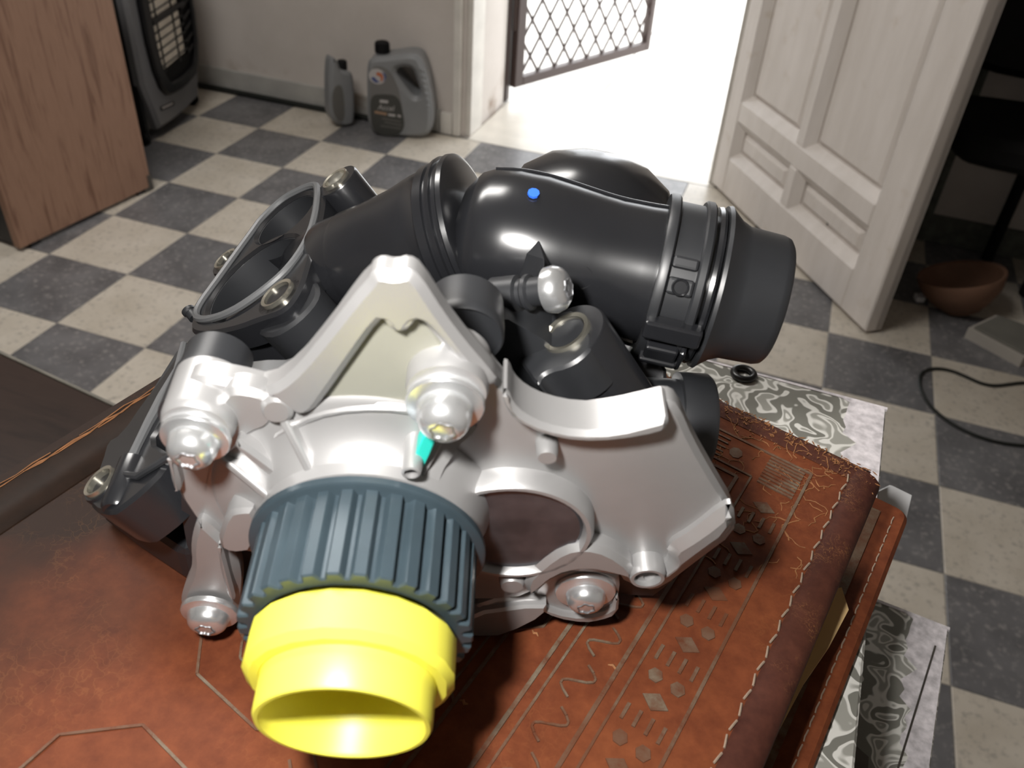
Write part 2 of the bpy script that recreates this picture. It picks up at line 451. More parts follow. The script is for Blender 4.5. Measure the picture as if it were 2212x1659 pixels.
# rows of tiles end at 1.5 m; a stone sill fills the rest of the doorway
DX0, DX1 = 0.43, 1.335
wb = MB()
wb.box((-1.7, WY, -0.2), (DX0, WY + 0.40, 2.75)); wb.box((DX1, WY, -0.2), (3.3, WY + 0.40, 2.75)); wb.box((DX0, WY, 2.1), (DX1, WY + 0.40, 2.75))
wall_back = structure(wb.build('wall_back', 'wall', smooth=0))
structure(MB().box((-1.8, -4.3, -0.2), (-1.6, WY + 0.4, 2.75)).build('wall_left', 'wall', smooth=0))
structure(MB().box((3.2, -4.3, -0.2), (3.4, WY, 2.75)).build('wall_right', 'wall', smooth=0))
structure(MB().box((-1.8, -4.4, -0.2), (3.4, -4.2, 2.75)).build('wall_front', 'wall', smooth=0))
structure(MB().box((-1.9, -4.5, 2.75), (3.5, WY + 0.4, 2.9)).build('ceiling', 'ceiling', smooth=0))
# pier right of the door, standing a little forward of the wall
structure(MB().box((1.99, 1.425, 0.0), (3.2, WY, 2.75)).build('wall_pier', 'wall', smooth=0))
structure(MB().box((1.965, 1.405, 0.0), (1.995, WY, 2.1)).build('trim_1', 'skirt_dark', smooth=0))
structure(MB().box((1.995, 1.41, 0.0), (3.2, 1.425, 0.085)).build('baseboard_right', 'skirt_dark', smooth=0, bevel=0.002))
structure(MB().box((-1.6, WY - 0.012, 0.0), (0.335, WY, 0.085)).build('baseboard_back', 'skirt', smooth=0, bevel=0.003))
structure(MB().box((0.338, WY - 0.014, 0.0), (0.384, WY, 0.078)).build('baseboard_corner', 'frame_white', smooth=0, bevel=0.003))
# door frame
fb = MB(); fb.box((0.386, WY - 0.016, 0.0), (0.414, WY + 0.12, 2.14)); fb.box((0.414, WY + 0.006, 0.0), (0.448, WY + 0.12, 2.12))
structure(fb.build('trim_2', 'frame_white', smooth=0, bevel=0.004))
fb = MB(); fb.box((1.31, WY + 0.004, 0.0), (1.36, WY + 0.12, 2.14))
structure(fb.build('trim_3', 'frame_white', smooth=0, bevel=0.004))
fb = MB(); fb.box((0.386, WY - 0.016, 2.08), (1.36, WY + 0.12, 2.14))
structure(fb.build('trim_4', 'frame_white', smooth=0, bevel=0.004))
structure(MB().box((0.448, 1.502, -0.05), (1.335, WY + 0.40, 0.0)).build('door_sill', 'marble', smooth=0))
# outside paving: slabs with open joints, in full daylight
og = structure(MB().box((-6, WY + 0.4, -0.25), (8, 9.0, -0.03)).build('ground_outside', 'grout', smooth=0))
sm = MB().box((-0.395, -0.395, -0.03), (0.395, 0.395, 0.0)); sme = sm.build('paving_slab', 'outside', og, smooth=0)
slabs = [sme]
for ix in range(-3, 4):
    for iy in range(0, 5):
        o = sme if (ix, iy) == (-3, 0) else sme.copy()
        if o is not sme: COL.objects.link(o)
        o.parent = og; o.location = (0.35 + ix * 0.8, 2.62 + iy * 0.8, -0.012 + 0.002 * ((ix * 7 + iy * 3) % 3))
structure(MB().box((-2.0, 1.92, -0.03), (4.0, 2.215, -0.004)).build('step_outside', 'outside', smooth=0, bevel=0.004))

# ------------------------------------------------------------------ inner door, standing open
E0, E1 = V((1.322, 1.515, 0)), V((1.835, 0.778, 0))
ed = (E1 - E0).normalized(); DW = (E1 - E0).length
en = V((-ed.y, ed.x, 0));
if en.dot(C - E0) < 0: en = -en             # towards the camera side
DF = Fr(E0, en, ex=ed)
door = MB().plate(DF, [(0.0, 0.008), (DW, 0.008), (DW, 2.06), (0, 2.06)], -0.048, -0.030).build('door_1', 'door', smooth=0)
structure(door)
def dpart(name, x0, x1, z0, z1, k0=-0.048, k1=0.0, bev=0.004):
    return MB().plate(DF, [(x0, z0), (x1, z0), (x1, z1), (x0, z1)], k0, k1, bev=bev, bevb=0.002).build(name, 'door', door, smooth=0)
S0, S1, ML, MR = 0.075, 0.785, 0.398, 0.440
dpart('stile', 0.0, S0, 0.008, 2.06); dpart('stile', S1, DW, 0.008, 2.06)
dpart('rail', S0, S1, 0.008, 0.128); dpart('rail', S0, S1, 0.246, 0.309); dpart('rail', S0, S1, 1.0, 1.09); dpart('rail', S0, S1, 1.95, 2.06)
for a, b_ in ((0.128, 0.246), (0.309, 1.0), (1.09, 1.95)):
    dpart('mullion', ML, MR, a, b_)
    for x0, x1 in ((S0, ML), (MR, S1)):
        # sloped bead around the opening, raised field inside
        o_ = [(x0, a), (x1, a), (x1, b_), (x0, b_)]
        i_ = [(x0 + 0.024, a + 0.024), (x1 - 0.024, a + 0.024), (x1 - 0.024, b_ - 0.024), (x0 + 0.024, b_ - 0.024)]
        mb = MB()
        for j in range(4):
            k = (j + 1) % 4
            mb.poly([DF.w(*o_[j], -0.003), DF.w(*o_[k], -0.003), DF.w(*i_[k], -0.022), DF.w(*i_[j], -0.022)])
            mb.poly([DF.w(*i_[j], -0.022), DF.w(*i_[k], -0.022), DF.w(*i_[k], -0.031), DF.w(*i_[j], -0.031)])
        mb.build('bead', 'door', door, smooth=0)
        g = 0.030
        MB().plate(DF, [(x0 + g, a + g), (x1 - g, a + g), (x1 - g, b_ - g), (x0 + g, b_ - g)], -0.031, -0.017 if b_ < 0.3 else -0.0175, bev=0.011 if b_ < 0.3 else 0.009).build('panel', 'door', door, smooth=0)
# small chipped spot on the lower panel
MB().plate(DF, rnd(DF.pts([(1774, 462), (1779, 458), (1782, 462), (1776, 480), (1774, 490), (1772, 486)]), 1), -0.02, -0.0186).build('paint_chip', 'black_panel', door, smooth=0)

# ------------------------------------------------------------------ steel security gate, swung outwards
G0 = V((0.455, 1.945, 0)); gd = (V((0.835, 2.70, 0)) - V((0.47, 1.93, 0))).normalized(); gn = V((gd.y, -gd.x, 0)); GW = 0.86
gate = thing('security_gate', (G0.x, G0.y, 0.05), 'dark brown steel gate of expanded diamond mesh swung outwards', 'gate')
GF = Fr(G0, gn, ex=gd)
for nm, x0, x1, z0, z1 in (('frame_bar', 0, 0.045, 0.055, 2.0), ('frame_bar', GW - 0.03, GW, 0.055, 2.0), ('frame_bar', 0.045, GW - 0.03, 0.055, 0.09), ('frame_bar', 0.045, GW - 0.03, 1.965, 2.0)):
    MB().plate(GF, [(x0, z0), (x1, z0), (x1, z1), (x0, z1)], -0.016, 0.016, bev=0.002, bevb=0.002).build(nm, 'gate', gate, smooth=0)
x0, x1, z0, z1 = 0.045, GW - 0.03, 0.09, 1.965
pw, ph = 0.099, 0.135
for sgn in (1, -1):
    c0 = z0 - (x1 - x0) * ph / pw if sgn > 0 else z0 + 0.0
    k = c0
    while k < z1 + (x1 - x0) * ph / pw:
        # z = k + sgn*(x-x0)*ph/pw
        pts = []
        s = sgn * ph / pw
        xa, xb = x0, x1
        za, zb = k, k + s * (x1 - x0)
        t0, t1 = 0.0, 1.0
        if zb != za:
            ta, tb = (z0 - za) / (zb - za), (z1 - za) / (zb - za)
            t0, t1 = max(0, min(ta, tb)), min(1, max(ta, tb))
        if t1 - t0 > 0.01:
            p, q = GF.w(xa + (xb - xa) * t0, za + (zb - za) * t0, 0.003 * sgn), GF.w(xa + (xb - xa) * t1, za + (zb - za) * t1, 0.003 * sgn)
            u_ = (q - p).normalized(); side = gn.cross(u_)
            MB().obox((p + q) / 2, (q - p) / 2, side * 0.0052, gn * 0.003).build('mesh_strand', 'gate', gate, smooth=0)
        k += ph
post = tag(MB().box((0.410, 1.922, 0.0), (0.440, 1.962, 2.1)).build('gate_post', 'gate', smooth=0, bevel=0.003), 'dark brown steel post carrying the hinges of the mesh gate', 'post')
hb = MB()
hb.lathe((0.4535, 1.945, 0.27), (0, 0, 1), [(0, 0), (0, 0.010), (0.11, 0.010), (0.11, 0)], 12)
hb.build('hinge', 'gate', gate)

# ------------------------------------------------------------------ desk with walnut side panel
P0, P1 = V((-0.314, 0.227, 0)), V((-0.257, 0.684, 0))
dd = (P1 - P0).normalized(); dnn = V((dd.y, -dd.x, 0)); DL = (P1 - P0).length
desk = thing('desk', (-0.55, 0.45, 0), 'brown walnut-veneer desk with black underside beside grey heater', 'desk')
KF = Fr(P0, dnn, ex=dd)
MB().plate(KF, [(-0.004, 0.012), (DL, 0.012), (DL, 0.735), (-0.004, 0.735)], -0.024, 0.0, bev=0.0015).build('side_panel', 'wood', desk, smooth=0)
MB().plate(KF, [(-0.03, 0.735), (DL + 0.02, 0.735), (DL + 0.02, 0.76), (-0.03, 0.76)], -1.1, 0.015, bev=0.002).build('top', 'wood', desk, smooth=0)
MB().plate(KF, [(0.0, 0.02), (0.018, 0.02), (0.018, 0.735), (0.0, 0.735)], -1.08, -0.024).build('front_panel', 'black_panel', desk, smooth=0)
MB().plate(KF, [(0.0, 0.012), (DL, 0.012), (DL, 0.735), (0.0, 0.735)], -1.1, -1.076).build('side_panel', 'wood', desk, smooth=0)
MB().plate(KF, [(DL - 0.03, 0.0), (DL + 0.004, 0.0), (DL + 0.004, 0.05), (DL - 0.012, 0.05), (DL - 0.012, 0.012), (DL - 0.03, 0.012)], -0.026, 0.0012).build('corner_bracket', 'dull_metal', desk, smooth=0)
for t in (0.03, DL - 0.05):
    for k in (-0.02, -1.095):
        MB().plate(KF, [(t, 0), (t + 0.03, 0), (t + 0.03, 0.013), (t, 0.013)], k, k + 0.016).build('foot', 'black_panel', desk, smooth=0)

# ------------------------------------------------------------------ gas cabinet heater
H0, H1 = V((-0.46, 0.947, 0)), V((-0.548, 1.329, 0))
hd = (H1 - H0).normalized(); hn = V((hd.y, -hd.x, 0)); HL = (H1 - H0).length
HF = Fr(H0, hn, ex=hd)
heater = thing('gas_heater', (-0.62, 1.10, 0), 'grey cabinet gas heater with black window frame and wire guard', 'heater')
bw = HL + 0.035
MB().plate(HF, rnd([(-0.002, 0.045), (bw * .5, 0.03), (bw, 0.045), (bw + .002, 0.70), (bw * .5, 0.72), (-0.004, 0.70)], 1), -0.02, 0.012, bev=0.012).build('front_shell', 'heater_grey', heater)
MB().plate(HF, [(0.004, 0.04), (bw - 0.004, 0.04), (bw - 0.004, 0.70), (0.004, 0.70)], -0.36, -0.02).build('cabinet', 'heater_side', heater, smooth=0, bevel=0.008)
MB().plate(HF, [(0.0, 0.045), (0.02, 0.045), (0.02, 0.70), (0.0, 0.70)], -0.03, -0.012).build('front_seam', 'black_matte', heater, smooth=0)
wo = rnd([(0.055, 0.145), (0.24, 0.115), (0.416, 0.145), (0.416, 0.62), (0.055, 0.62)], 2)
wi = rnd([(0.105, 0.175), (0.25, 0.155), (0.395, 0.18), (0.395, 0.58), (0.105, 0.58)], 2)
MB().plate(HF, wo, 0.0, 0.03, holes=[wi], bev=0.006).build('window_frame', 'black_gloss', heater)
MB().plate(HF, wo, 0.0, 0.0125).build('window_back', 'black_matte', heater, smooth=0)
ca, cb = 0.130, 0.312
MB().plate(HF, [(ca, 0.213), (cb, 0.222), (cb, 0.358), (ca, 0.354)], 0.0125, 0.016).build('ceramic_burner', 'ceramic', heater, smooth=0)
MB().plate(HF, [(ca, 0.362), (cb, 0.366), (cb, 0.52), (ca, 0.516)], 0.0125, 0.016).build('ceramic_burner', 'ceramic', heater, smooth=0)
MB().plate(HF, [(ca - 0.02, 0.362), (cb + 0.03, 0.372), (cb + 0.03, 0.384), (ca - 0.02, 0.38)], 0.0125, 0.028).build('reflector_bar', 'black_gloss', heater, smooth=0)
for z in (0.228, 0.255, 0.282, 0.309, 0.336, 0.40, 0.43, 0.46, 0.49):
    MB().tube([HF.w(ca - 0.02, z - 0.002, 0.021), HF.w(cb + 0.015, z + 0.004, 0.021)], 0.0027, 6).build('guard_wire', 'wire', heater)
for x in (0.148, 0.262):
    MB().tube([HF.w(x, 0.205, 0.019), HF.w(x, 0.53, 0.019)], 0.0027, 6).build('guard_wire', 'wire', heater)
for i in range(9):
    z = 0.21 + i * 0.036
    MB().plate(HF, [(0.328, z), (0.392, z + 0.016), (0.392, z + 0.028), (0.328, z + 0.012)], 0.0125, 0.022, bev=0.003).build('louvre', 'black_gloss', heater, smooth=0)
bd = MB().plate(HF, HF.pts([(346, 231), (375, 218), (376, 227), (348, 240)], 0.012), 0.010, 0.0145, bev=0.001).build('badge', 'black_gloss', heater, smooth=0)
MB().plate(HF, HF.pts([(350, 232), (373, 221.5), (373.5, 224.5), (351, 235.5)], 0.0145), 0.0143, 0.0150).build('badge_print', 'badge', bd, smooth=0)
for x, k in ((0.01, -0.03), (HL + 0.01, -0.03), (0.01, -0.32), (HL + 0.01, -0.32)):
    p = HF.w(x, 0.022, k)
    cs = MB().lathe(p - hd * 0.012, hd, [(0, 0), (0, 0.018), (0.004, 0.022), (0.02, 0.022), (0.024, 0.018), (0.024, 0)], 16).build('caster', 'black_matte', heater)
    MB().obox(p + V((0, 0, 0.014)), hd * 0.016, hn * 0.014, V((0, 0, 0.012))).build('caster_fork', 'black_matte', cs, smooth=0)

# ------------------------------------------------------------------ oil cans by the wall
def textmesh(body, size, fr, x, y, z, mat, parent, name, shear=0.0):
    cu = bpy.data.curves.new('t', 'FONT'); cu.body = body; cu.size = size; cu.shear = shear; cu.extrude = 0.0002
    ob = bpy.data.objects.new('t', cu); me = bpy.data.meshes.new_from_object(ob)
    o0 = origin(parent)
    for v in me.vertices: v.co = fr.w(x + v.co.x, y + v.co.y, z + v.co.z) - o0
    me.materials.append(M[mat]); bpy.data.objects.remove(ob)
    o = bpy.data.objects.new(name, me); COL.objects.link(o); o.parent = parent; return o
cb0 = V((0.215, 1.395, 0)); cnn = (C - cb0); cnn.z = 0; cnn.normalize(); cnn = Matrix.Rotation(math.radians(-14), 3, 'Z') @ cnn
CF = Fr(cb0, cnn)
can = thing('oil_can', cb0 - cnn * 0.05, 'large grey motor oil can with handle opening and round emblem', 'can')
body = CF.pts([(793, 288), (791, 200), (791, 138), (801, 126), (836, 124), (902, 114), (918, 155), (931, 215), (934, 262), (926, 297), (880, 303), (840, 297)])
body = [(x, max(0.0, y)) for x, y in body]
mn = min(y for _, y in body); body = [(x, y - mn) for x, y in body]
hole = CF.pts([(846, 150), (888, 143), (900, 175), (910, 208), (892, 212), (870, 185)])
MB().plate(CF, rnd(body, 2), -0.105, 0.0, holes=[rnd(hole, 2)], bev=0.014, bevb=0.014).build('body', 'can', can)
cx = CF.p2(818, 118)
ncp = CF.w(cx[0], CF.p2(818, 126)[1], -0.05)
MB().lathe(ncp - V((0, 0, .01)), (0, 0, 1), [(0, 0), (0, 0.024), (0.022, 0.022), (0.022, 0)], 24).build('neck', 'can', can)
zt = CF.p2(818, 98)[1] - CF.p2(818, 121)[1]
capo = MB().lathe(ncp + V((0, 0, 0.006)), (0, 0, 1), [(0, 0), (0, 0.0245), (zt - .003, 0.0245), (zt, 0.021), (zt, 0)], 28).build('cap', 'black_matte', can)
for i in range(28):
    t = 2 * math.pi * i / 28
    MB().obox(ncp + V((0.0247 * math.cos(t), 0.0247 * math.sin(t), 0.006 + zt * .45)), V((math.cos(t), math.sin(t), 0)) * 0.0008, V((-math.sin(t), math.cos(t), 0)) * 0.0012, V((0, 0, zt * 0.38))).build('cap_rib', 'black_matte', capo, smooth=0)
MB().plate(CF, rnd(CF.pts([(800, 146), (820, 142), (840, 150), (858, 180), (868, 225), (872, 262), (866, 292), (835, 296), (806, 284), (799, 240)]), 2), 0.0, 0.0006).build('label', 'can_label_top', can, smooth=0)
MB().plate(CF, rnd(CF.pts([(800, 205), (830, 203), (862, 207), (872, 250), (874, 275), (862, 292), (835, 296), (806, 284), (800, 250)]), 2), 0.0003, 0.0009).build('label', 'can_label', can, smooth=0)
MB().plate(CF, circ(CF.p2(815, 165), 0.030, 24, 0.026), 0.0004, 0.0011).build('emblem', 'print_white', can, smooth=0)
MB().plate(CF, rnd(CF.pts([(812, 155), (824, 157), (829, 166), (826, 176), (822, 177), (823, 168), (818, 163), (814, 164)]), 2), 0.001, 0.0016).build('emblem_swoosh', 'print_red', can, smooth=0)
MB().plate(CF, rnd(CF.pts([(824, 154), (833, 160), (834, 170), (828, 178), (831, 168), (828, 160)]), 2), 0.001, 0.0017).build('emblem_swoosh', 'print_blue', can, smooth=0)
MB().plate(CF, rnd(CF.pts([(801, 168), (808, 165), (815, 174), (822, 177), (812, 179), (806, 174)]), 2), 0.001, 0.0017).build('emblem_swoosh', 'print_blue', can, smooth=0)
q = CF.p2(816, 236)
textmesh('Accel', 0.026, CF, q[0], q[1], 0.0009, 'print_white', can, 'lettering', 0.2)
MB().plate(CF, CF.pts([(821, 215), (839, 217), (838, 223), (820, 221)]), 0.0008, 0.0013).build('lettering', 'print_white', can, smooth=0)
MB().plate(CF, CF.pts([(810, 239), (836, 244), (835, 249), (809, 244)]), 0.0008, 0.0013).build('lettering', 'print_orange', can, smooth=0)
MB().plate(CF, CF.pts([(839, 245), (854, 247), (854, 252), (839, 250)]), 0.0008, 0.0013).build('lettering', 'print_white', can, smooth=0)
MB().plate(CF, CF.pts([(859, 247), (866, 249), (866, 254), (859, 252)]), 0.0008, 0.0013).build('lettering', 'print_white', can, smooth=0)
for (a, b_, c_, d_) in ((825, 256, 866, 262), (830, 264, 868, 270), (822, 272, 866, 277)):
    MB().plate(CF, CF.pts([(a, b_ - 2), (c_, d_ - 1), (c_, d_ + 2), (a, b_ + 1)]), 0.0008, 0.0012).build('lettering', 'print_grey', can, smooth=0)
# ribs down the back edge of the grip
for i in range(7):
    y = 152 + i * 13; x = 911 + i * 2.6 - 0.09 * i * i
    q = CF.p2(x, y)
    MB().plate(CF, rnd([(q[0] - 0.006, q[1] - 0.004), (q[0] + 0.006, q[1] - 0.004), (q[0] + 0.006, q[1] + 0.004), (q[0] - 0.006, q[1] + 0.004)], 1), -0.006, 0.0022, bev=0.002).build('grip_rib', 'can', can)

sb0 = V((0.012, 1.385, 0)); snn = (C - sb0); snn.z = 0; snn.normalize(); snn = Matrix.Rotation(math.radians(24), 3, 'Z') @ snn
SF = Fr(sb0, snn)
bottle = thing('oil_bottle', sb0 - snn * 0.03, 'small dark grey motor oil bottle with black screw cap', 'bottle')
bd = SF.pts([(718, 262), (714, 240), (714, 160), (718, 131), (726, 131), (734, 142), (738, 158), (762, 160), (767, 180), (770, 235), (768, 274), (750, 280), (733, 277)])
mn = min(y for _, y in bd); bd = [(x, y - mn) for x, y in bd]
MB().plate(SF, rnd(bd, 2), -0.062, 0.0, bev=0.012, bevb=0.012).build('body', 'can', bottle)
cx = SF.p2(748, 158); ncp = SF.w(cx[0], cx[1] - mn - 0.004, -0.031)
MB().lathe(ncp, (0, 0, 1), [(0, 0), (0, 0.0175), (0.028, 0.0175), (0.031, 0.015), (0.031, 0)], 24).build('cap', 'black_matte', bottle)
MB().plate(SF, rnd(SF.pts([(718, 190), (738, 180), (744, 220), (744, 262), (730, 262), (718, 240)]), 2), -0.0005, 0.0008).build('label', 'print_grey', bottle, smooth=0)

# black cable along the foot of the wall
pts = [V((-1.1, WY - 0.026, 0.0105)), V((-0.6, WY - 0.026, 0.0105)), V((-0.2, WY - 0.028, 0.0105)), V((0.1, WY - 0.026, 0.0105)), V((0.27, WY - 0.026, 0.0105))]
tag(MB().tube(smoothpath(pts), 0.0105, 8).build('wall_cable', 'cable'), 'black cable lying along the foot of the back wall', 'cable')
# loop of cord on the floor
pts = [onz(x, y, 0.004) for x, y in ((2300, 828), (2212, 826), (2180, 830), (2150, 834), (2120, 829), (2090, 815), (2055, 800), (2020, 795), (1992, 802), (1985, 826), (1994, 855), (2020, 890), (2070, 925), (2130, 950), (2190, 962), (2300, 968))]
tag(MB().tube(smoothpath(pts), 0.004, 8).build('floor_cord', 'cable'), 'thin black cord lying in a loop on the checkered floor', 'cord')

# ------------------------------------------------------------------ clay bowl, flat box, chair behind the door
bp = onz(2075, 640, 0.07)
bowl = thing('clay_bowl', (bp.x, bp.y + .02, 0.0), 'brown terracotta bowl lying tilted on the floor near the chair', 'bowl')
ax = (V((-0.30, 0.12, 0.9))).normalized()
bo = V((bp.x + 0.025, bp.y + 0.06, 0.012))
MB().lathe(bo, ax, [(0.0, 0), (0, 0.055), (0.012, 0.07), (0.05, 0.098), (0.085, 0.108), (0.092, 0.107), (0.088, 0.099), (0.05, 0.088), (0.018, 0.06), (0.014, 0)], 40).build('shell', 'terracotta', bowl)
MB().lathe(bo, ax, [(-0.008, 0.0), (-0.008, 0.05), (0.004, 0.056), (0.004, 0.0)], 32).build('foot_ring', 'terracotta', bowl)
sp = onz(1986, 643, 0.01)
tag(recentre(MB().obox(sp, V((0.011, 0.004, 0)), V((-0.004, 0.012, 0)), V((0, 0, 0.008))).build('paper_scrap', 'white_plastic', smooth=0, bevel=0.002)), 'small white folded scrap of paper on the floor beside the clay bowl', 'scrap')
c1 = [onz(*p, 0.03) for p in ((2092, 708), (2212, 772), (2330, 745), (2152, 680))]
bx = thing('flat_box', (c1[0] + c1[1]) / 2 * 1.0 - V((0, 0, 0.03)), 'low pale cardboard box with a grey lid on the floor', 'box')
cc = [V((p.x, p.y, 0.0)) for p in c1]
MB().prism(cc, (0, 0, 0.03)).build('tray', 'card', bx, smooth=0)
ctr = sum(cc, V()) / 4
MB().prism([p.lerp(ctr, 0.1) + V((0, 0, 0.03)) for p in cc], (0, 0, 0.006)).build('lid', 'card_top', bx, smooth=0, bevel=0.002)

bench = thing('waiting_bench', (2.35, 1.16, 0), 'black padded waiting bench with backrest behind the open white door', 'bench')
HFc = Fr(V((2.36, 1.16, 0.44)), V((0, 0, 1)), ex=V((1, 0.0, 0)))
MB().plate(HFc, rnd([(-0.46, -0.12), (-0.38, -0.20), (0.34, -0.20), (0.42, -0.12), (0.42, 0.12), (0.36, 0.19), (-0.40, 0.19), (-0.46, 0.12)], 2), -0.04, 0.035, bev=0.02, bevb=0.02).build('seat', 'black_matte', bench)
BFc = Fr(V((2.36, 1.345, 0.74)), V((0, -1, 0.12)), ex=V((1, 0.0, 0)))
MB().plate(BFc, rnd([(-0.46, -0.16), (-0.40, -0.215), (0.36, -0.205), (0.42, -0.15), (0.42, 0.14), (0.36, 0.2), (-0.40, 0.2), (-0.46, 0.14)], 2), -0.02, 0.03, bev=0.02, bevb=0.01).build('backrest', 'black_matte', bench)
for x, y, r_ in ((2.175, 1.366, 0.017), (2.62, 1.366, 0.017), (2.275, 1.19, 0.03), (2.62, 1.19, 0.03)):
    MB().lathe((x, y, 0), (0, 0, 1), [(0, 0), (0, r_), (0.402, r_), (0.402, 0)], 14).build('leg', 'black_matte', bench)
for x in (2.2, 2.6):
    MB().tube([V((x, 1.345, 0.41)), V((x, 1.375, 0.6)), V((x, 1.385, 0.85))], 0.012, 8).build('back_post', 'black_matte', bench)

# ================================================================== table, binders, book
ZB = 1.034                                  # top of the book
tA, tB = onz(0, 757, 0.755), onz(240, 868, 0.755)
td = (tB - tA).normalized(); tn = V((-td.y, td.x, 0))
table = thing('side_table', (1.2, -1.15, 0), 'dark brown wooden table under the stack of binders and leather book', 'table')
TF = Fr(tB, V((0, 0, 1)), ex=td)
# far edge at local y = 0, table runs towards the camera
XR = 0.50
MB().plate(TF, [(-1.0, -0.003), (XR, -0.003), (XR, -0.75), (-1.0, -0.75)], -0.03, 0.0, bev=0.001).build('top', 'wood_dark', table, smooth=0)
MB().plate(TF, [(-1.0, -0.003), (XR, -0.003), (XR, 0.0), (-1.0, 0.0)], -0.032, 0.0006, bev=0.0005).build('edge_strip', 'edge_strip', table, smooth=0)
for x, y in ((-0.95, -0.06), (XR - 0.05, -0.06), (-0.95, -0.70), (XR - 0.05, -0.70)):
    MB().plate(TF, [(x - 0.025, y - 0.025), (x + 0.025, y - 0.025), (x + 0.025, y + 0.025), (x - 0.025, y + 0.025)], -0.755, -0.03).build('leg', 'wood_dark', table, smooth=0)

def binder(corner, ex_dir, z0, wx, wy, label, hinge=False, scuff=True):
    # corner = far right corner; runs left by wx and towards the camera by wy
    ex = V(ex_dir).normalized(); ez = V((0, 0, 1)); h = 0.08
    f = Fr(V((corner.x, corner.y, z0)), ez, ex=ex)
    b = thing('lever_arch_binder', f.w(-wx / 2, -wy / 2), label, 'binder', 'marbled grey binders stacked under the book')
    for nm, a, c_ in (('cover', 0.0775, 0.080), ('cover', 0.0, 0.0025)):
        MB().plate(f, [(-wx, -wy), (0.0, -wy), (0.0, 0.0), (-wx, 0.0)], a, c_, bev=0.0008, bevb=0.0008).build(nm, 'marbled', b, smooth=0)
    MB().plate(f, [(-0.0032, -wy + 0.001), (-0.0002, -wy + 0.001), (-0.0002, -0.001), (-0.0032, -0.001)], 0.0025, 0.0775).build('spine', 'marbled', b, smooth=0)
    MB().plate(f, [(-wx + 0.01, -wy + 0.012), (-0.012, -wy + 0.012), (-0.012, -0.012), (-wx + 0.01, -0.012)], 0.004, 0.070).build('papers', 'card', b, smooth=0)
    if scuff:
        random.seed(5); pts = []
        n = 26
        for i in range(n + 1):
            t = i / n; pts.append((-0.006 - 0.006 * random.random() - 0.004 * (1 - t), -0.003 - t * (0.105)))
        L = [(-0.0006, -0.108), (-0.0006, -0.0006), (-0.018, -0.0006), (-0.014, -0.0025)] + pts
        MB().plate(f, L, 0.0799, 0.0802).build('scuffed_edge', 'scuffed', b, smooth=0)
        MB().plate(f, [(-0.03, -0.0012), (0.0003, -0.0012), (0.0003, 0.0003), (-0.13, 0.0003), (-0.13, -0.0004)], 0.0792, 0.0803).build('worn_edge', 'scuffed', b, smooth=0)
    return b, f
b1c = onz(1915, 882, 0.995); e1 = (b1c - onz(1540, 782, 0.995)).normalized()
bd1, f1 = binder(b1c, e1, 0.915, 0.205, 0.30, 'worn grey marbled binder directly under the leather book')
b2c = onz(2050, 1357, 0.915); e2 = (b2c - onz(1905, 1300, 0.915)).normalized()
bd2, f2 = binder(b2c, e2, 0.835, 0.255, 0.30, 'middle marbled binder of the stack with a riveted metal plate')
b3c = b2c + V((-0.05, -0.03, 0)); bd3, f3 = binder(b3c, V((1, 0, 0)), 0.755, 0.20, 0.28, 'lowest marbled binder of the stack resting on the dark table', scuff=False)
TPF = Fr(V((0, 0, 0.915)), V((0, 0, 1)), ex=V((1, 0, 0)))
MB().plate(TPF, TPF.pts([(1797, 1569), (1875, 1638), (1871, 1700), (1800, 1760), (1740, 1700)]), 0.0001, 0.0009, holes=[rnd(TPF.pts([(1812, 1630), (1836, 1632), (1842, 1656), (1830, 1665), (1812, 1652)]), 2)]).build('metal_plate', 'dull_metal', bd2, smooth=0)
# crease along the edge of the lower binder
MB().plate(TPF, TPF.pts([(2018, 1395), (2022, 1397), (1942, 1659), (1920, 1740), (1916, 1740), (1938, 1655)]), 0.0002, 0.0005).build('crease', 'dull_metal', bd2, smooth=0)
tp = onz(1932, 1088, 0.965)
tg = MB().plate(Fr(tp, V((0.2, -0.75, 0.65))), [(-0.006, -0.003), (0.0045, -0.006), (0.006, 0.004), (-0.002, 0.007), (-0.007, 0.004)], -0.001, 0.001).build('paper_tab', 'white_plastic', bd1, smooth=0)

# o-ring on the binder
op = onz(1605, 813, 0.995)
tag(recentre(MB().tube([op + V((0.0040 * math.cos(t), 0.0040 * math.sin(t), 0.0014)) for t in [2 * math.pi * i / 28 for i in range(28)]], 0.0014, 10, closed=True).build('rubber_ring', 'oring')), 'small black rubber o-ring lying on the marbled binder', 'ring')

# ------------------------------------------------------------------ leather-bound book
A_, B_ = onz(821, 516, ZB), onz(1905, 1027, ZB)
rdir = (onz(1640, 1659, ZB) - B_).normalized(); ldir = (onz(0, 1020, ZB) - onz(821, 516, ZB)).normalized()
BL = 0.235
Pq = [A_, B_, B_ + rdir * BL, A_ + ldir * BL]
book = thing('leather_book', (Pq[0] + Pq[2]) / 2 - V((0, 0, 0.039)), 'thick old book bound in cracked brown leather with faded gilt borders', 'book')
BF = Fr(V((0, 0, ZB)), V((0, 0, 1)), ex=V((1, 0, 0)))
def bp2(p): return (p.x, p.y)
def rcorner(L, r, n=5):
    out = []
    for i in range(len(L)):
        a, p, q = V(L[i - 1]), V(L[i]), V(L[(i + 1) % len(L)])
        d1 = (a - p).normalized() * r; d2 = (q - p).normalized() * r
        for k in range(n + 1):
            t = k / n; out.append(tuple((1 - t) ** 2 * (p + d1) + 2 * t * (1 - t) * p + t * t * (p + d2)))
    return out
quad = [bp2(p) for p in Pq]
cover = MB().plate(BF, rcorner(quad, 0.005), -0.0042, 0.0, bev=0.0012, bevb=0.001).build('front_cover', 'leather', book)
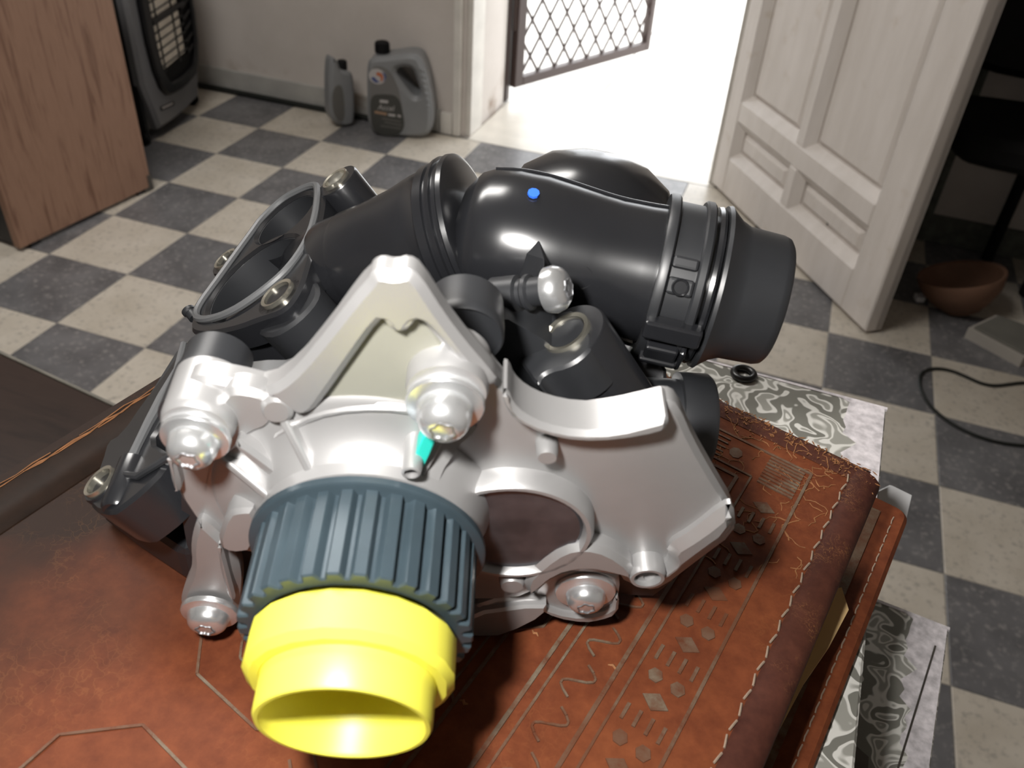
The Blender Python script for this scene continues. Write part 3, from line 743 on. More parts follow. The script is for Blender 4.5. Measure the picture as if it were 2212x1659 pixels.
cen = sum((V(q) for q in quad), V((0, 0))) / 4
def uv(u, v, z=0.0):        # u along the far edge 0..1 (left to right), v towards the camera 0..1
    a = Pq[0].lerp(Pq[1], u); b = Pq[3].lerp(Pq[2], u); p = a.lerp(b, v); return V((p.x, p.y, ZB + z))
# dark handled borders: spine side, right edge roll, far edge
def strip(u0, v0, u1, v1, z=0.0003, zb=-0.0002, mat='leather_dark', name='border', par=None, n=1):
    return MB().prism([uv(u0, v0, zb), uv(u1, v0, zb), uv(u1, v1, zb), uv(u0, v1, zb)], (0, 0, z - zb)).build(name, mat, par or book, smooth=0)
# spine-side leather, rounded downwards past the hinge
sec = [(0.10, 0.0004), (0.06, 0.0008), (0.03, 0.0006), (0.012, -0.0006), (0.003, -0.003), (-0.001, -0.008), (-0.001, -0.018), (0.003, -0.028), (0.010, -0.0345)]
mb = MB(); rows = []
for u_, z in sec: rows.append([mb.b.verts.new(uv(u_, v, z)) for v in (0.0, 0.25, 0.5, 0.75, 1.0)])
for i in range(len(rows) - 1):
    for j in range(4): mb.b.faces.new((rows[i][j], rows[i + 1][j], rows[i + 1][j + 1], rows[i][j + 1]))
sp_ = mb.build('spine', 'leather_spine', book, smooth=60)
sol = sp_.modifiers.new('thick', 'SOLIDIFY'); sol.thickness = 0.0012; sol.offset = -1
# dry cracks along the hinge
random.seed(11)
for i in range(18):
    u0 = random.choice((0.014, 0.02, 0.03, 0.045, 0.06, 0.075, 0.09)); v0 = random.uniform(0.12, 0.8); n = random.randint(5, 12); pts = []
    for k in range(n):
        pts.append((u0 + random.uniform(-0.003, 0.003), v0 + k * 0.022))
    zz = 0.0007 if u0 > 0.025 else 0.0001
    MB().tube([uv(a, b, zz) for a, b in pts], [0.0001 + 0.00022 * random.random() for _ in pts], 5).build('crack', 'worn_crack', book, smooth=0)
# branching dry cracks near the far edge
for i in range(150):
    u, v = random.uniform(0.60, 0.95), 0.03 + abs(random.gauss(0, 0.10)); a = random.uniform(0, 6.28); P = []
    for k in range(random.randint(4, 9)):
        P.append(uv(u, v, 0.0001 if v > 0.034 else 0.0006)); a += random.gauss(0, 0.7); u = min(0.955, u + 0.007 * math.cos(a)); v = max(0.006, v + 0.006 * math.sin(a))
    MB().tube(P, [0.00006 + 0.00015 * random.random() for _ in P], 5).build('crack', 'worn_crack', book, smooth=0)
# right roll and stitching
rb = MB(); rows = []
for k, (u_, z) in enumerate(((0.962, 0.0002), (0.968, 0.0007), (0.98, 0.0009), (0.992, 0.0006), (1.002, -0.0010), (1.004, -0.003))):
    rows.append([rb.b.verts.new(uv(u_, 0.012 + v * 0.978, z)) for v in (0, .2, .4, .6, .8, 1)])
for i in range(len(rows) - 1):
    for j in range(5): rb.b.faces.new((rows[i][j], rows[i + 1][j], rows[i + 1][j + 1], rows[i][j + 1]))
rb.build('rolled_edge', 'leather_dark', book, smooth=60)
rb = MB(); rows = []
for k, (v_, z) in enumerate(((0.034, 0.0002), (0.028, 0.0005), (0.015, 0.0006), (0.004, 0.0002), (-0.003, -0.002))):
    rows.append([rb.b.verts.new(uv(0.02 + u * 0.965, v_, z)) for u in (0, .25, .5, .75, 1)])
for i in range(len(rows) - 1):
    for j in range(4): rb.b.faces.new((rows[i][j], rows[i + 1][j], rows[i + 1][j + 1], rows[i][j + 1]))
rb.build('rolled_edge', 'leather_dark', book, smooth=60)
# worn, flaking far edge
random.seed(3)
mb = MB()
for i in range(420):
    u = random.uniform(0.55, 1.0); v = abs(random.gauss(0.0, 0.020)) + 0.003; s = random.uniform(0.00015, 0.0005)
    p = uv(u, v, 0.0006 if v < 0.03 else 0.0001); a = random.uniform(0, 3.14); d1 = V((math.cos(a), math.sin(a), 0)) * s * random.uniform(1, 3); d2 = V((-math.sin(a), math.cos(a), 0)) * s * 0.5
    mb.prism([p - d1, p - d2, p + d1, p + d2], (0, 0, 0.0002))
wf = mb.build('flaked_leather', 'worn_crack', book, smooth=0); wf['kind'] = 'stuff'
for k in range(52):
    v = 0.03 + k * 0.0185
    a = uv(0.959 + 0.003 * (k % 2), v, 0.0006); b = uv(0.962 - 0.003 * (k % 2), v + 0.013, 0.0006)
    MB().tube([a, a.lerp(b, .5) + V((0, 0, .0002)), b], 0.00026, 5).build('stitch', 'thread', book, smooth=0)
# gilt ornament: stamped lines and motifs, slightly proud
gm = MB(); zc = [0]
def lift_z():
    zc[0] = (zc[0] + 17) % 61
    return zc[0] * 3e-6
def line(a, b, w=0.0006, z=0.0002):
    z = z + lift_z()
    p, q = uv(*a, z), uv(*b, z); d = (q - p); s_ = V((-d.y, d.x, 0)).normalized() * w / 2
    gm.prism([p - s_ - V((0, 0, .0003)), q - s_ - V((0, 0, .0003)), q + s_ - V((0, 0, .0003)), p + s_ - V((0, 0, .0003))], (0, 0, 0.0004))
def pline(P, w=0.0005, closed=False):
    for a, b in zip(P, P[1:] + (P[:1] if closed else [])):
        line(a, b, w)
def blob(u, v, ru, rv, n=10, rot=0.0):
    P = []; zz = lift_z()
    for i in range(n):
        t = 2 * math.pi * i / n; x, y = ru * math.cos(t), rv * math.sin(t)
        P.append(uv(u + x * math.cos(rot) - y * math.sin(rot), v + x * math.sin(rot) + y * math.cos(rot), -0.0001 + zz))
    gm.prism(P, (0, 0, 0.0003))
# nested border frames
for k, (uu, vv, w) in enumerate(((0.915, 0.058, 0.0008), (0.845, 0.112, 0.0006), (0.828, 0.124, 0.0010), (0.770, 0.165, 0.0006), (0.755, 0.176, 0.0010), (0.700, 0.225, 0.0008), (0.685, 0.236, 0.0005))):
    line((0.13, vv), (uu, vv), w); line((uu, vv), (uu, 0.96), w)
# outer band between 0.80 and 0.885: blocks, diamonds and meanders
for i in range(33):
    v = 0.15 + i * 0.025
    if i % 3 == 0: blob(0.880, v, 0.016, 0.010, 4)
    elif i % 3 == 1:
        for j in range(4): line((0.857 + j * 0.015, v - 0.009), (0.857 + j * 0.015, v + 0.009), 0.0008)
    else:
        blob(0.866, v, 0.009, 0.008, 6); blob(0.894, v, 0.009, 0.008, 6)
for i in range(23):
    u = 0.16 + i * 0.0295
    if i % 4 == 0: blob(u, 0.085, 0.006, 0.012, 4)
    elif i % 4 == 2: blob(u, 0.085, 0.010, 0.010, 8)
    else:
        for j in range(5): line((u - 0.013, 0.068 + j * 0.009), (u + 0.013, 0.068 + j * 0.009), 0.0005)
# corner block of fine rules
for j in range(9): line((0.855, 0.064 + j * 0.0062), (0.907, 0.064 + j * 0.0062), 0.0007)
# inner band between 0.70 and 0.765: leaf scrolls
for i in range(14):
    v = 0.27 + i * 0.052
    P = [(0.798 + 0.016 * math.sin(t), v + 0.02 * (t / 6.28 - .5) * 2) for t in [6.28 * k / 10 for k in range(11)]]
    pline(P, 0.0005)
for i in range(12):
    u = 0.18 + i * 0.044
    blob(u + .06, 0.146, 0.008, 0.012, 9, 0.4) if i % 2 else blob(u + .06, 0.146, 0.012, 0.006, 5, 0.9)
# central rosettes with petals and strapwork
for cu_, cv_ in ((0.50, 0.86), (0.50, 0.60), (0.62, 0.40)):
    for i in range(10):
        t = 2 * math.pi * i / 10; r0, r1 = 0.035, 0.075; w_ = 0.026
        P = []
        for k in range(9):
            s_ = k / 8; rr = r0 + (r1 - r0) * s_; ww = w_ * math.sin(math.pi * min(1, s_ * 0.9 + 0.08)); P.append((rr, ww))
        L = [(cu_ + (a * math.cos(t) - b * math.sin(t)) * 1.1, cv_ + (a * math.sin(t) + b * math.cos(t)) * 0.9) for a, b in P] + [(cu_ + (a * math.cos(t) + b * math.sin(t)) * 1.1, cv_ + (a * math.sin(t) - b * math.cos(t)) * 0.9) for a, b in P[::-1]]
        pline(L, 0.00055, True)
    pline([(cu_ + 0.026 * 1.1 * math.cos(2 * math.pi * i / 16), cv_ + 0.024 * math.sin(2 * math.pi * i / 16)) for i in range(16)], 0.0005, True)
    q_ = 0.10
    pline([(cu_ + q_ * 1.1, cv_ - q_ * .5), (cu_ + q_ * 1.1, cv_ + q_ * .5), (cu_ + q_ * .5, cv_ + q_), (cu_ - q_ * .5, cv_ + q_), (cu_ - q_ * 1.1, cv_ + q_ * .5), (cu_ - q_ * 1.1, cv_ - q_ * .5), (cu_ - q_ * .5, cv_ - q_), (cu_ + q_ * .5, cv_ - q_)], 0.0006, True)
for (a, b) in (((0.60, 0.70), (0.70, 0.76)), ((0.58, 0.76), (0.70, 0.84)), ((0.60, 0.52), (0.70, 0.60)), ((0.56, 0.93), (0.68, 0.98))):
    line(a, b, 0.0006); line((a[0] + .01, a[1] - .02), (b[0], b[1] - .03), 0.0005)
gm.build('gilt_ornament', 'gilt', book, smooth=0)
# scars in the leather
random.seed(21)
for i in range(20):
    u, v = random.uniform(0.55, 0.9), random.uniform(0.3, 0.98); a = random.uniform(0, 3.14); l_ = random.uniform(0.006, 0.016)
    P = [uv(u + l_ * (k / 3 - .5) * math.cos(a), v + l_ * (k / 3 - .5) * math.sin(a) + 0.002 * (k % 2), 0.0) for k in range(4)]
    MB().tube(P, [0.0002, 0.0004, 0.0004, 0.00015], 5).build('scar', 'worn_crack', book, smooth=0)
# page block and back cover
def inset(L, d):
    c_ = sum((V(q) for q in L), V((0, 0))) / len(L)
    return [tuple(V(q) + (c_ - V(q)).normalized() * d) for q in L]
MB().plate(BF, inset(quad, 0.007), -0.0345, -0.0042).build('page_block', 'paper', book, smooth=0)
lc = [(-0.006 + 0, 0)]
R0, R1 = onz(1968, 1106, 0.9995), onz(1757, 1659, 0.9995)
rd = (R1 - R0).normalized(); L0 = uv(-0.0, 0.0); fl = (A_ - B_).normalized()
Q = [R0 + fl * 0.20, R0, R0 + rd * 0.235, R0 + fl * 0.20 + rd * 0.235]
BF2 = Fr(V((0, 0, 0.9995)), V((0, 0, 1)), ex=V((1, 0, 0)))
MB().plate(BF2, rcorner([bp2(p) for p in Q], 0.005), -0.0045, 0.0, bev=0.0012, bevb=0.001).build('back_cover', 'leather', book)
nrm = V((-rd.y, rd.x, 0));
if nrm.dot(fl) < 0: nrm = -nrm
def lcv(d, t, z): p = R0 + nrm * d + rd * t; return V((p.x, p.y, 0.9995 + z))
for d0, d1, mt, nm in ((0.0085, 0.0115, 'gilt', 'inner_border'), (0.0118, 0.03, 'lining', 'lining')):
    MB().prism([lcv(d0, 0.006, -0.0002), lcv(d1, 0.006, -0.0002), lcv(d1, 0.23, -0.0002), lcv(d0, 0.23, -0.0002)], (0, 0, 0.0005)).build(nm, mt, book, smooth=0)
for k in range(46):
    MB().tube([lcv(0.0042, 0.006 + k * 0.0048, 0.0001), lcv(0.0044, 0.0085 + k * 0.0048, 0.0003), lcv(0.0042, 0.0098 + k * 0.0048, 0.0001)], 0.00022, 5).build('stitch', 'thread', book, smooth=0)
# loose sheet showing between the covers
PS = Fr(V((0, 0, 1.012)), V((0, 0, 1)), ex=V((1, 0, 0)))
MB().plate(PS, PS.pts([(1817, 1272), (1832, 1320), (1790, 1400), (1735, 1480), (1650, 1640), (1500, 1640), (1600, 1300)]), 0.0, 0.0006).build('loose_page', 'paper', book, smooth=0)

# ================================================================== water pump and thermostat housing
PO = V((1.4855078, -1.18348732, 1.0807641))
PA = V((0.32869716, -0.9312858, -0.15705077)); PR = V((0.94298778, 0.33282737, 0.0)); PU = V((0.0522708, -0.14809696, 0.98759053))
PF = Fr(PO, PA, ex=PR)
pump = thing('water_pump', (1.485, -1.12, ZB), 'cast aluminium and black plastic engine water pump with yellow capped pulley', 'car part')
def ppl(name, px, s0, s1, mat='alu', holes=(), bev=0.0008, it=2, k=None, bevb=0.0, par=None):
    k = s1 if k is None else k
    return MB().plate(PF, lift(rnd(PF.pts(px, k), it), s1), s0, s1, holes=holes, bev=bev, bevb=bevb).build(name, mat, par or pump)
def lift(L, s, zmin=None):      # nothing of the pump goes below the book
    um = ((zmin or ZB + 0.0006) - PO.z - s * PA.z) / PU.z
    return [(x, max(y, um + 0.00002 * i)) for i, (x, y) in enumerate(L)]
def mpp(x, y, s): return (PF.hit(x, y, s) - C).dot(RZ) / F       # metres per pixel on a plane

# ---- cast cover: base plate
S0 = -0.0105
outline = [(800, 603), (822, 592), (850, 598), (878, 590), (905, 606), (960, 690), (1005, 750), (1040, 772), (1062, 806), (1085, 832), (1120, 866), (1180, 896), (1250, 906), (1330, 896), (1400, 880), (1440, 870), (1466, 882),
           (1500, 960), (1555, 1055), (1586, 1105), (1592, 1150), (1510, 1208), (1432, 1268), (1396, 1274), (1372, 1256), (1330, 1244), (1200, 1235), (1150, 1290), (1050, 1300), (900, 1290), (700, 1260), (560, 1200), (480, 1185), (430, 1140), (378, 1062), (356, 985), (346, 930), (348, 880), (382, 838), (432, 815), (520, 830), (575, 845), (640, 800), (705, 722), (770, 632)]
ppl('cover_plate', outline, -0.0145, S0, 'alu', it=1, bev=0.001)
# ---- triangular raised rim with its boss, round the sunk pocket
rim = [(794, 612), (800, 598), (822, 590), (850, 597), (878, 589), (905, 604), (960, 690), (1008, 752), (1050, 800), (1078, 835), (1040, 850), (990, 800), (968, 764), (925, 715), (905, 700), (890, 704), (880, 722), (861, 728), (842, 720), (832, 702), (818, 700), (760, 780), (700, 865), (672, 900), (640, 905), (596, 872), (560, 852), (600, 835), (642, 798), (705, 722), (760, 650)]
ppl('pocket_rim', rim, S0 - 0.001, -0.0075, 'alu', it=1, bev=0.0012)
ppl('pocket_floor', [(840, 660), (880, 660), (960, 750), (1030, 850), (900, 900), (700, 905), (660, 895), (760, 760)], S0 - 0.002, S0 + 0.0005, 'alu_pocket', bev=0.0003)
bc = PF.p2(861, 686, -0.008)
MB().lathe(PF.w(*bc, -0.0105), PA, [(0, 0), (0, 0.0024), (0.0022, 0.0023), (0.0026, 0.0020), (0.0026, 0)], 24).build('casting_boss', 'alu', pump)
# ---- hub cone behind the pulley
MB().lathe(PO, PA, [(-0.0135, 0.0), (-0.0135, 0.0225), (-0.0100, 0.0222), (-0.0060, 0.0205), (-0.002, 0.0195), (-0.0015, 0.0185), (-0.0015, 0)], 56).build('pump_hub', 'alu', pump)
MB().lathe(PO, PA, [(-0.0135, 0.0200), (-0.0135, 0.0300), (-0.0098, 0.0296), (-0.0090, 0.0286), (-0.0088, 0.0255), (-0.0060, 0.0212), (-0.0040, 0.0200)], 40, ex=PR, a0=52, a1=205).build('hub_shroud', 'alu', pump)
for ang in (62, 118, 152, 200):
    t = math.radians(ang); d = PR * math.cos(t) + PU * math.sin(t); n2 = PA.cross(d)
    MB().prism([PO + d * 0.0185 - PA * 0.003 - n2 * 0.0008, PO + d * 0.030 - PA * 0.0086 - n2 * 0.0008, PO + d * 0.030 - PA * 0.012 - n2 * 0.0008, PO + d * 0.0185 - PA * 0.014 - n2 * 0.0008], n2 * 0.0016).build('hub_rib', 'alu', pump, smooth=0, bevel=0.0004)
# facet block on the hub and the left web
ppl('web_block', [(488, 1112), (515, 1104), (555, 1104), (556, 1190), (500, 1198), (466, 1180)], -0.0115, -0.0045, 'alu', bev=0.0008, it=1)
ppl('web_rib', [(508, 960), (518, 955), (625, 1035), (622, 1052), (604, 1050), (505, 975)], S0, -0.0060, 'alu', bev=0.0008, it=1)
ppl('web_rib', [(358, 985), (372, 990), (392, 1056), (384, 1070), (372, 1060)], S0, -0.008, 'alu', bev=0.0008, it=1)
for P in ([(452, 1000), (458, 1000), (446, 1060), (440, 1060)], [(512, 1020), (518, 1022), (505, 1085), (498, 1085)], [(538, 1040), (542, 1042), (522, 1082), (517, 1080)], [(455, 1048), (460, 1046), (492, 1085), (486, 1090)]):
    ppl('web_rib', P, S0, -0.0105, 'alu', bev=0.0003, it=0)
# arc of the hub rim up to the left boss
ppl('hub_flange_arc', [(530, 1000), (575, 945), (640, 905), (720, 882), (820, 876), (905, 884), (905, 905), (820, 894), (720, 902), (650, 928), (590, 968), (545, 1012)], S0, -0.0085, 'alu', bev=0.0008, it=1)
# ---- left boss
def bolt(x, y, s, wash, head, hgt, par=None, name='bolt'):
    q = PF.p2(x, y, s); m_ = mpp(x, y, s); rw, rh = wash * m_, head * m_
    b = MB().lathe(PF.w(*q, s), PA, [(0, 0), (0, rw), (0.0008, rw), (0.0011, rw * 0.965), (0.0013, rh * 1.12), (0.0015, rh * 1.02), (hgt * 0.55, rh * 0.99), (hgt * 0.78, rh * 0.9), (hgt * 0.93, rh * 0.74), (hgt, rh * 0.55), (hgt * 1.02, rh * 0.48), (hgt * 1.02, 0)], 36).build(name, 'zinc', par or pump)
    MB().lathe(PF.w(*q, s + hgt * 1.02 - 0.0002), PA, [(0, 0), (0, rh * 0.44), (0.0004, rh * 0.44), (0.0004, rh * 0.38), (-0.0012 + 0.0004, rh * 0.34), (-0.0008, 0)], 36, lobes=lambda t: 1 + 0.12 * math.cos(6 * t)).build('torx_socket', 'socket', b)
    return b
q = PF.p2(424, 926, -0.006); m_ = mpp(424, 926, -0.006)
MB().lathe(PF.w(*q, -0.0165), PA, [(0, 0), (0, 82 * m_), (0.009, 80 * m_), (0.0100, 77 * m_), (0.0105, 72 * m_), (0.0105, 0)], 44).build('bolt_boss', 'alu', pump)
ppl('boss_web', [(470, 850), (520, 842), (575, 856), (600, 880), (590, 925), (540, 940), (500, 990), (440, 1000)], S0 - 0.002, -0.0085, 'alu', bev=0.001)
ppl('casting_pad', [(560, 870), (600, 858), (635, 880), (630, 915), (590, 920), (562, 905)], -0.0095, -0.0075, 'alu', bev=0.0007)
bolt(424, 940, -0.006, 75, 53, 0.0052)
# ---- big bolt at the foot of the pocket
q = PF.p2(965, 850, -0.006); m_ = mpp(965, 850, -0.006)
MB().lathe(PF.w(*q, -0.0145), PA, [(0, 0), (0, 92 * m_), (0.0072, 91 * m_), (0.0085, 86 * m_), (0.0085, 0)], 44).build('bolt_boss', 'alu', pump)
bolt(962, 868, -0.006, 86, 60, 0.0060)
# ---- lower left arm
ppl('lower_arm', [(425, 1120), (470, 1160), (500, 1190), (520, 1240), (516, 1300), (512, 1340), (470, 1360), (410, 1345), (388, 1320), (390, 1285), (414, 1235), (408, 1180)], -0.0115, -0.0080, 'alu', bev=0.0012)
ppl('arm_rib', [(468, 1180), (478, 1180), (500, 1262), (510, 1300), (494, 1300), (476, 1240)], -0.009, -0.0060, 'alu', bev=0.0006, it=1)
bolt(455, 1318, -0.0072, 62, 44, 0.0046)
# ---- right wing: curved top rail, lower chamfered rail, notch
ppl('curved_rail', [(1084, 846), (1098, 850), (1108, 878), (1135, 903), (1180, 924), (1250, 938), (1330, 935), (1420, 912), (1444, 906), (1446, 926), (1430, 940), (1335, 957), (1250, 960), (1172, 945), (1112, 916), (1088, 880)], -0.0135, -0.0062, 'alu', bev=0.0009, it=1)
ppl('lower_rail', [(1588, 1105), (1592, 1150), (1510, 1208), (1432, 1268), (1396, 1274), (1372, 1256), (1368, 1236), (1392, 1246), (1424, 1244), (1452, 1222), (1440, 1196), (1500, 1160), (1565, 1108)], S0, -0.0075, 'alu', bev=0.0018, it=1)
ppl('wing_back', [(1440, 872), (1466, 884), (1500, 960), (1555, 1055), (1584, 1105), (1586, 1146), (1505, 1206), (1430, 1264), (1396, 1270), (1330, 1240), (1300, 1100), (1380, 900)], -0.0175, -0.0140, 'alu', bev=0.0, k=-0.0145, it=1)
q = PF.p2(1396, 1226, -0.009); m_ = mpp(1396, 1226, -0.009)
MB().lathe(PF.w(*q, S0 - 0.001), PA, [(0, 40 * m_), (0.004, 40 * m_), (0.0052, 36 * m_), (0.0052, 29 * m_), (0.0, 27 * m_)], 28).build('notch_collar', 'alu', pump)
# ---- round plug in its bore
wc = PF.p2(1106, 1133, -0.009)
MB().lathe(PF.w(*wc, S0 - 0.002), PA, [(0, 0.0158), (0.0050, 0.0154), (0.0060, 0.0148), (0.0060, 0.0140), (0.0050, 0.0135), (0.002, 0.0133)], 56).build('bore_collar', 'alu', pump)
MB().lathe(PF.w(*wc, S0 + 0.0005), PA, [(0.0, 0.0), (0.0022, 0.0), (0.0022, 0.0128), (0.0016, 0.0134), (0, 0.0134)], 48).build('core_plug', 'steel_plug', pump)
# posts
for x, y, rr, s1 in ((1182, 990, 24, -0.0070), (1106, 1268, 28, -0.0070)):
    q = PF.p2(x, y, s1); m_ = mpp(x, y, s1)
    MB().lathe(PF.w(*q, S0 - 0.001), PA, [(0, rr * m_ * 1.1), (s1 - S0, rr * m_), (s1 - S0 + 0.001, rr * m_ * 0.85), (s1 - S0 + 0.001, 0)], 24).build('locating_post', 'alu', pump)
# scalloped seat with the lower right bolt
ppl('scallop_rim', [(1130, 1262), (1165, 1225), (1215, 1190), (1265, 1182), (1320, 1195), (1372, 1232), (1368, 1258), (1330, 1246), (1265, 1232), (1205, 1246), (1160, 1285), (1140, 1292)], S0, -0.0065, 'alu', bev=0.0012, it=1)
ppl('bolt_seat', [(1145, 1282), (1190, 1240), (1265, 1226), (1332, 1240), (1340, 1262), (1336, 1292), (1333, 1326), (1300, 1338), (1262, 1345), (1200, 1334), (1158, 1310)], -0.0145, -0.0112, 'alu', bev=0.0008, it=1)
ppl('seat_lip', [(1150, 1300), (1200, 1326), (1262, 1336), (1322, 1322), (1326, 1296), (1338, 1290), (1335, 1330), (1300, 1342), (1262, 1348), (1200, 1338), (1152, 1314)], -0.013, -0.0098, 'alu', bev=0.0006, it=1)
bolt(1264, 1272, -0.0111, 66, 42, 0.0046)
ppl('lower_ledge', [(1035, 1300), (1180, 1288), (1178, 1318), (1040, 1345), (1020, 1340)], -0.0145, -0.0102, 'alu', bev=0.0006, it=1)
ppl('lower_flange', [(1000, 1330), (1180, 1305), (1180, 1330), (1100, 1370), (1015, 1390), (985, 1385)], -0.0115, -0.0085, 'alu', bev=0.0006, it=1)
# paint mark and nub
ppl('paint_mark', [(918, 936), (944, 936), (934, 972), (912, 1018), (886, 1016), (900, 975)], -0.0075, -0.0036, 'teal', bev=0.0002, it=1)
q = PF.p2(888, 1022, -0.001); m_ = mpp(888, 1022, -0.001)
MB().lathe(PF.w(*q, -0.0100), PA, [(0, 24 * m_), (0.0078, 23 * m_), (0.0090, 21 * m_), (0.0092, 16 * m_), (0.0070, 13 * m_), (0.0070, 0)], 22).build('weep_nub', 'alu', pump)

# ---- toothed pulley
pul = MB(); pul.lathe(PO, PA, [(-0.001, 0), (-0.001, 0.0202), (-0.0005, 0.0208), (0.0006, 0.0208), (0.0010, 0.0203), (0.0010, 0.0)], 72)
NT = 30; ro, ri = 0.0193, 0.0178; sa, sb_ = 0.0008, 0.0165
po = pul.build('pulley_flange', 'pulley', pump)
tb = MB(); prof = []
for i in range(NT):
    t = 2 * math.pi * i / NT; w_ = 2 * math.pi / NT
    for f_, r_ in ((-0.27, ro - 0.0002), (-0.22, ro), (0.22, ro), (0.27, ro - 0.0002), (0.36, ri + 0.0003), (0.42, ri), (0.58, ri), (0.64, ri + 0.0003)):
        prof.append((r_ * math.cos(t + f_ * w_), r_ * math.sin(t + f_ * w_)))
tb.plate(PF, prof, sa, sb_, holes=[circ((0, 0), 0.0158, 60)], bev=0.0003)
tb.build('toothed_ring', 'pulley', pump, smooth=30)
MB().lathe(PO, PA, [(0.001, 0.0), (0.0125, 0.0), (0.0125, 0.0159), (0.001, 0.0159)], 48).build('pulley_web', 'pulley_face', pump)
# ---- yellow cap
def octo(t): return 1.0 + 0.022 * math.cos(10 * t)
capb = MB().lathe(PO, PA, [(0.0128, 0.0), (0.0128, 0.0110), (0.0168, 0.0114), (0.0168, 0.0130), (0.0240, 0.0130), (0.0240, 0.0139),
                        (0.0308, 0.01376), (0.0314, 0.0134), (0.0314, 0.0128), (0.0308, 0.0124), (0.0180, 0.0118), (0.0170, 0.0112), (0.0170, 0.0)], 80, ex=PU,
               lobes=None).build('protective_cap', 'yellow', pump, smooth=35)
ring10 = [(0.0175 * math.cos(math.radians(18 + 36 * i)), 0.0175 * math.sin(math.radians(18 + 36 * i))) for i in range(10)]
MB().plate(PF, rnd(ring10, 1), 0.0170, 0.0250, holes=[circ((0, 0), 0.0129, 60)], bev=0.0012, bevb=0.0008).build('cap_collar', 'yellow', pump, smooth=35)

# ---- black housing behind the cover
core = [(445, 838), (470, 790), (560, 770), (640, 770), (700, 720), (800, 690), (940, 680), (1060, 740), (1110, 830), (1200, 890), (1330, 900), (1440, 905), (1480, 970), (1420, 1150), (1300, 1190), (1000, 1200), (600, 1200), (480, 1120), (440, 1000)]
MB().plate(PF, lift(rnd(PF.pts(core, -0.038), 1), -0.0195, ZB + 0.004), -0.038, -0.0195, bev=0.0, bevb=0.001).build('housing_core', 'plastic_sat', pump)
MB().plate(PF, lift(rnd(PF.pts([(500, 850), (700, 800), (1000, 800), (1300, 900), (1320, 960), (1000, 1000), (560, 1000)], -0.075), 1), -0.036, ZB + 0.004), -0.075, -0.036, bevb=0.003).build('housing_block', 'plastic_sat', pump)
# left bolt tower behind the alloy boss
q = PF.p2(440, 870, -0.018); m_ = mpp(440, 870, -0.018)
MB().lathe(PF.w(*q, -0.030), PA, [(0, 0), (0, 74 * m_), (0.006, 76 * m_), (0.0062, 80 * m_), (0.016, 82 * m_), (0.016, 0)], 40).build('bolt_tower', 'plastic_sat', pump)
# flange plane of the engine side
ptA, ptB, ptC = D(218, 1043, 0.185), D(600, 640, 0.200), D(725, 390, 0.230)
FN = (ptB - ptA).cross(ptC - ptA).normalized()
if FN.dot(C - ptA) < 0: FN = -FN
FF = Fr(ptB, FN)
def fpx(L, k=0.0, it=2): return rnd(FF.pts(L, k), it)
def fr_m(x, y, k=0): return (FF.hit(x, y, k) - C).dot(RZ) / F
p1, p2_ = FF.p2(548, 598), FF.p2(614, 470)
R1_, R2_ = 0.0148, 0.0096
fl_out = [(695, 395), (672, 404), (635, 414), (590, 446), (548, 500), (515, 528), (485, 548), (466, 590), (470, 606), (430, 655), (412, 690), (408, 716), (440, 722), (510, 708), (555, 690), (615, 672), (650, 622), (668, 560), (690, 490), (702, 420)]
MB().plate(FF, fpx(fl_out), -0.007, 0.0, holes=[circ(p1, R1_, 44), circ(p2_, R2_, 36)], bev=0.0008).build('engine_flange', 'plastic', pump)
for c_, r_, dep in ((p1, R1_, 0.030), (p2_, R2_, 0.024)):
    MB().lathe(FF.w(*c_, 0), -FN, [(0.0009, r_ * 1.02), (0.0010, r_ * 0.985), (0.004, r_ * 0.97), (dep, r_ * 0.92), (dep, 0)], 44).build('port', 'plastic_sat', pump)
    MB().lathe(FF.w(*c_, 0), -FN, [(0.004, r_ + 0.0025), (dep, r_ + 0.001), (dep + 0.002, 0)], 36).build('port_barrel', 'plastic', pump)
gp = [(690, 404), (684, 470), (664, 528), (625, 585), (570, 632), (505, 676), (450, 694), (424, 690), (430, 664), (470, 610), (520, 540), (548, 502), (566, 476), (612, 432), (650, 412), (676, 402)]
MB().tube([FF.w(a, b, 0.0004) for a, b in fpx(gp, 0, 2)], 0.0010, 8, closed=True).build('gasket', 'rubber', pump)
def insert(x, y, rin, ln, fr=FF, rout=None, k=0.0, name='bushing'):
    q = fr.p2(x, y, k); m_ = (fr.hit(x, y, k) - C).dot(RZ) / F
    ri_ = rin * m_; ro_ = (rout or rin * 1.4) * m_
    b = MB().lathe(fr.w(*q, k), -fr.ez, [(0.0, ri_), (0.0, ro_ * 0.95), (0.0005, ro_), (ln, ro_), (ln, 0)], 32).build(name, 'plastic', pump)
    MB().lathe(fr.w(*q, k), -fr.ez, [(-0.0008, ri_ * 0.80), (-0.0010, ri_ * 0.98), (0.0006, ri_ * 1.02), (0.006, ri_ * 1.0), (0.006, ri_ * 0.78), (-0.0008, ri_ * 0.78)], 32).build('metal_sleeve', 'brass', b)
    MB().lathe(fr.w(*q, k), -fr.ez, [(0.0012, 0.0), (0.0012, ri_ * 0.79)], 24).build('sleeve_bore', 'bore_grey', b)
    return b
insert(727, 390, 32, 0.0150, rout=50)
insert(491, 563, 30, 0.006, rout=42)
insert(602, 638, 42, 0.0130, rout=58)
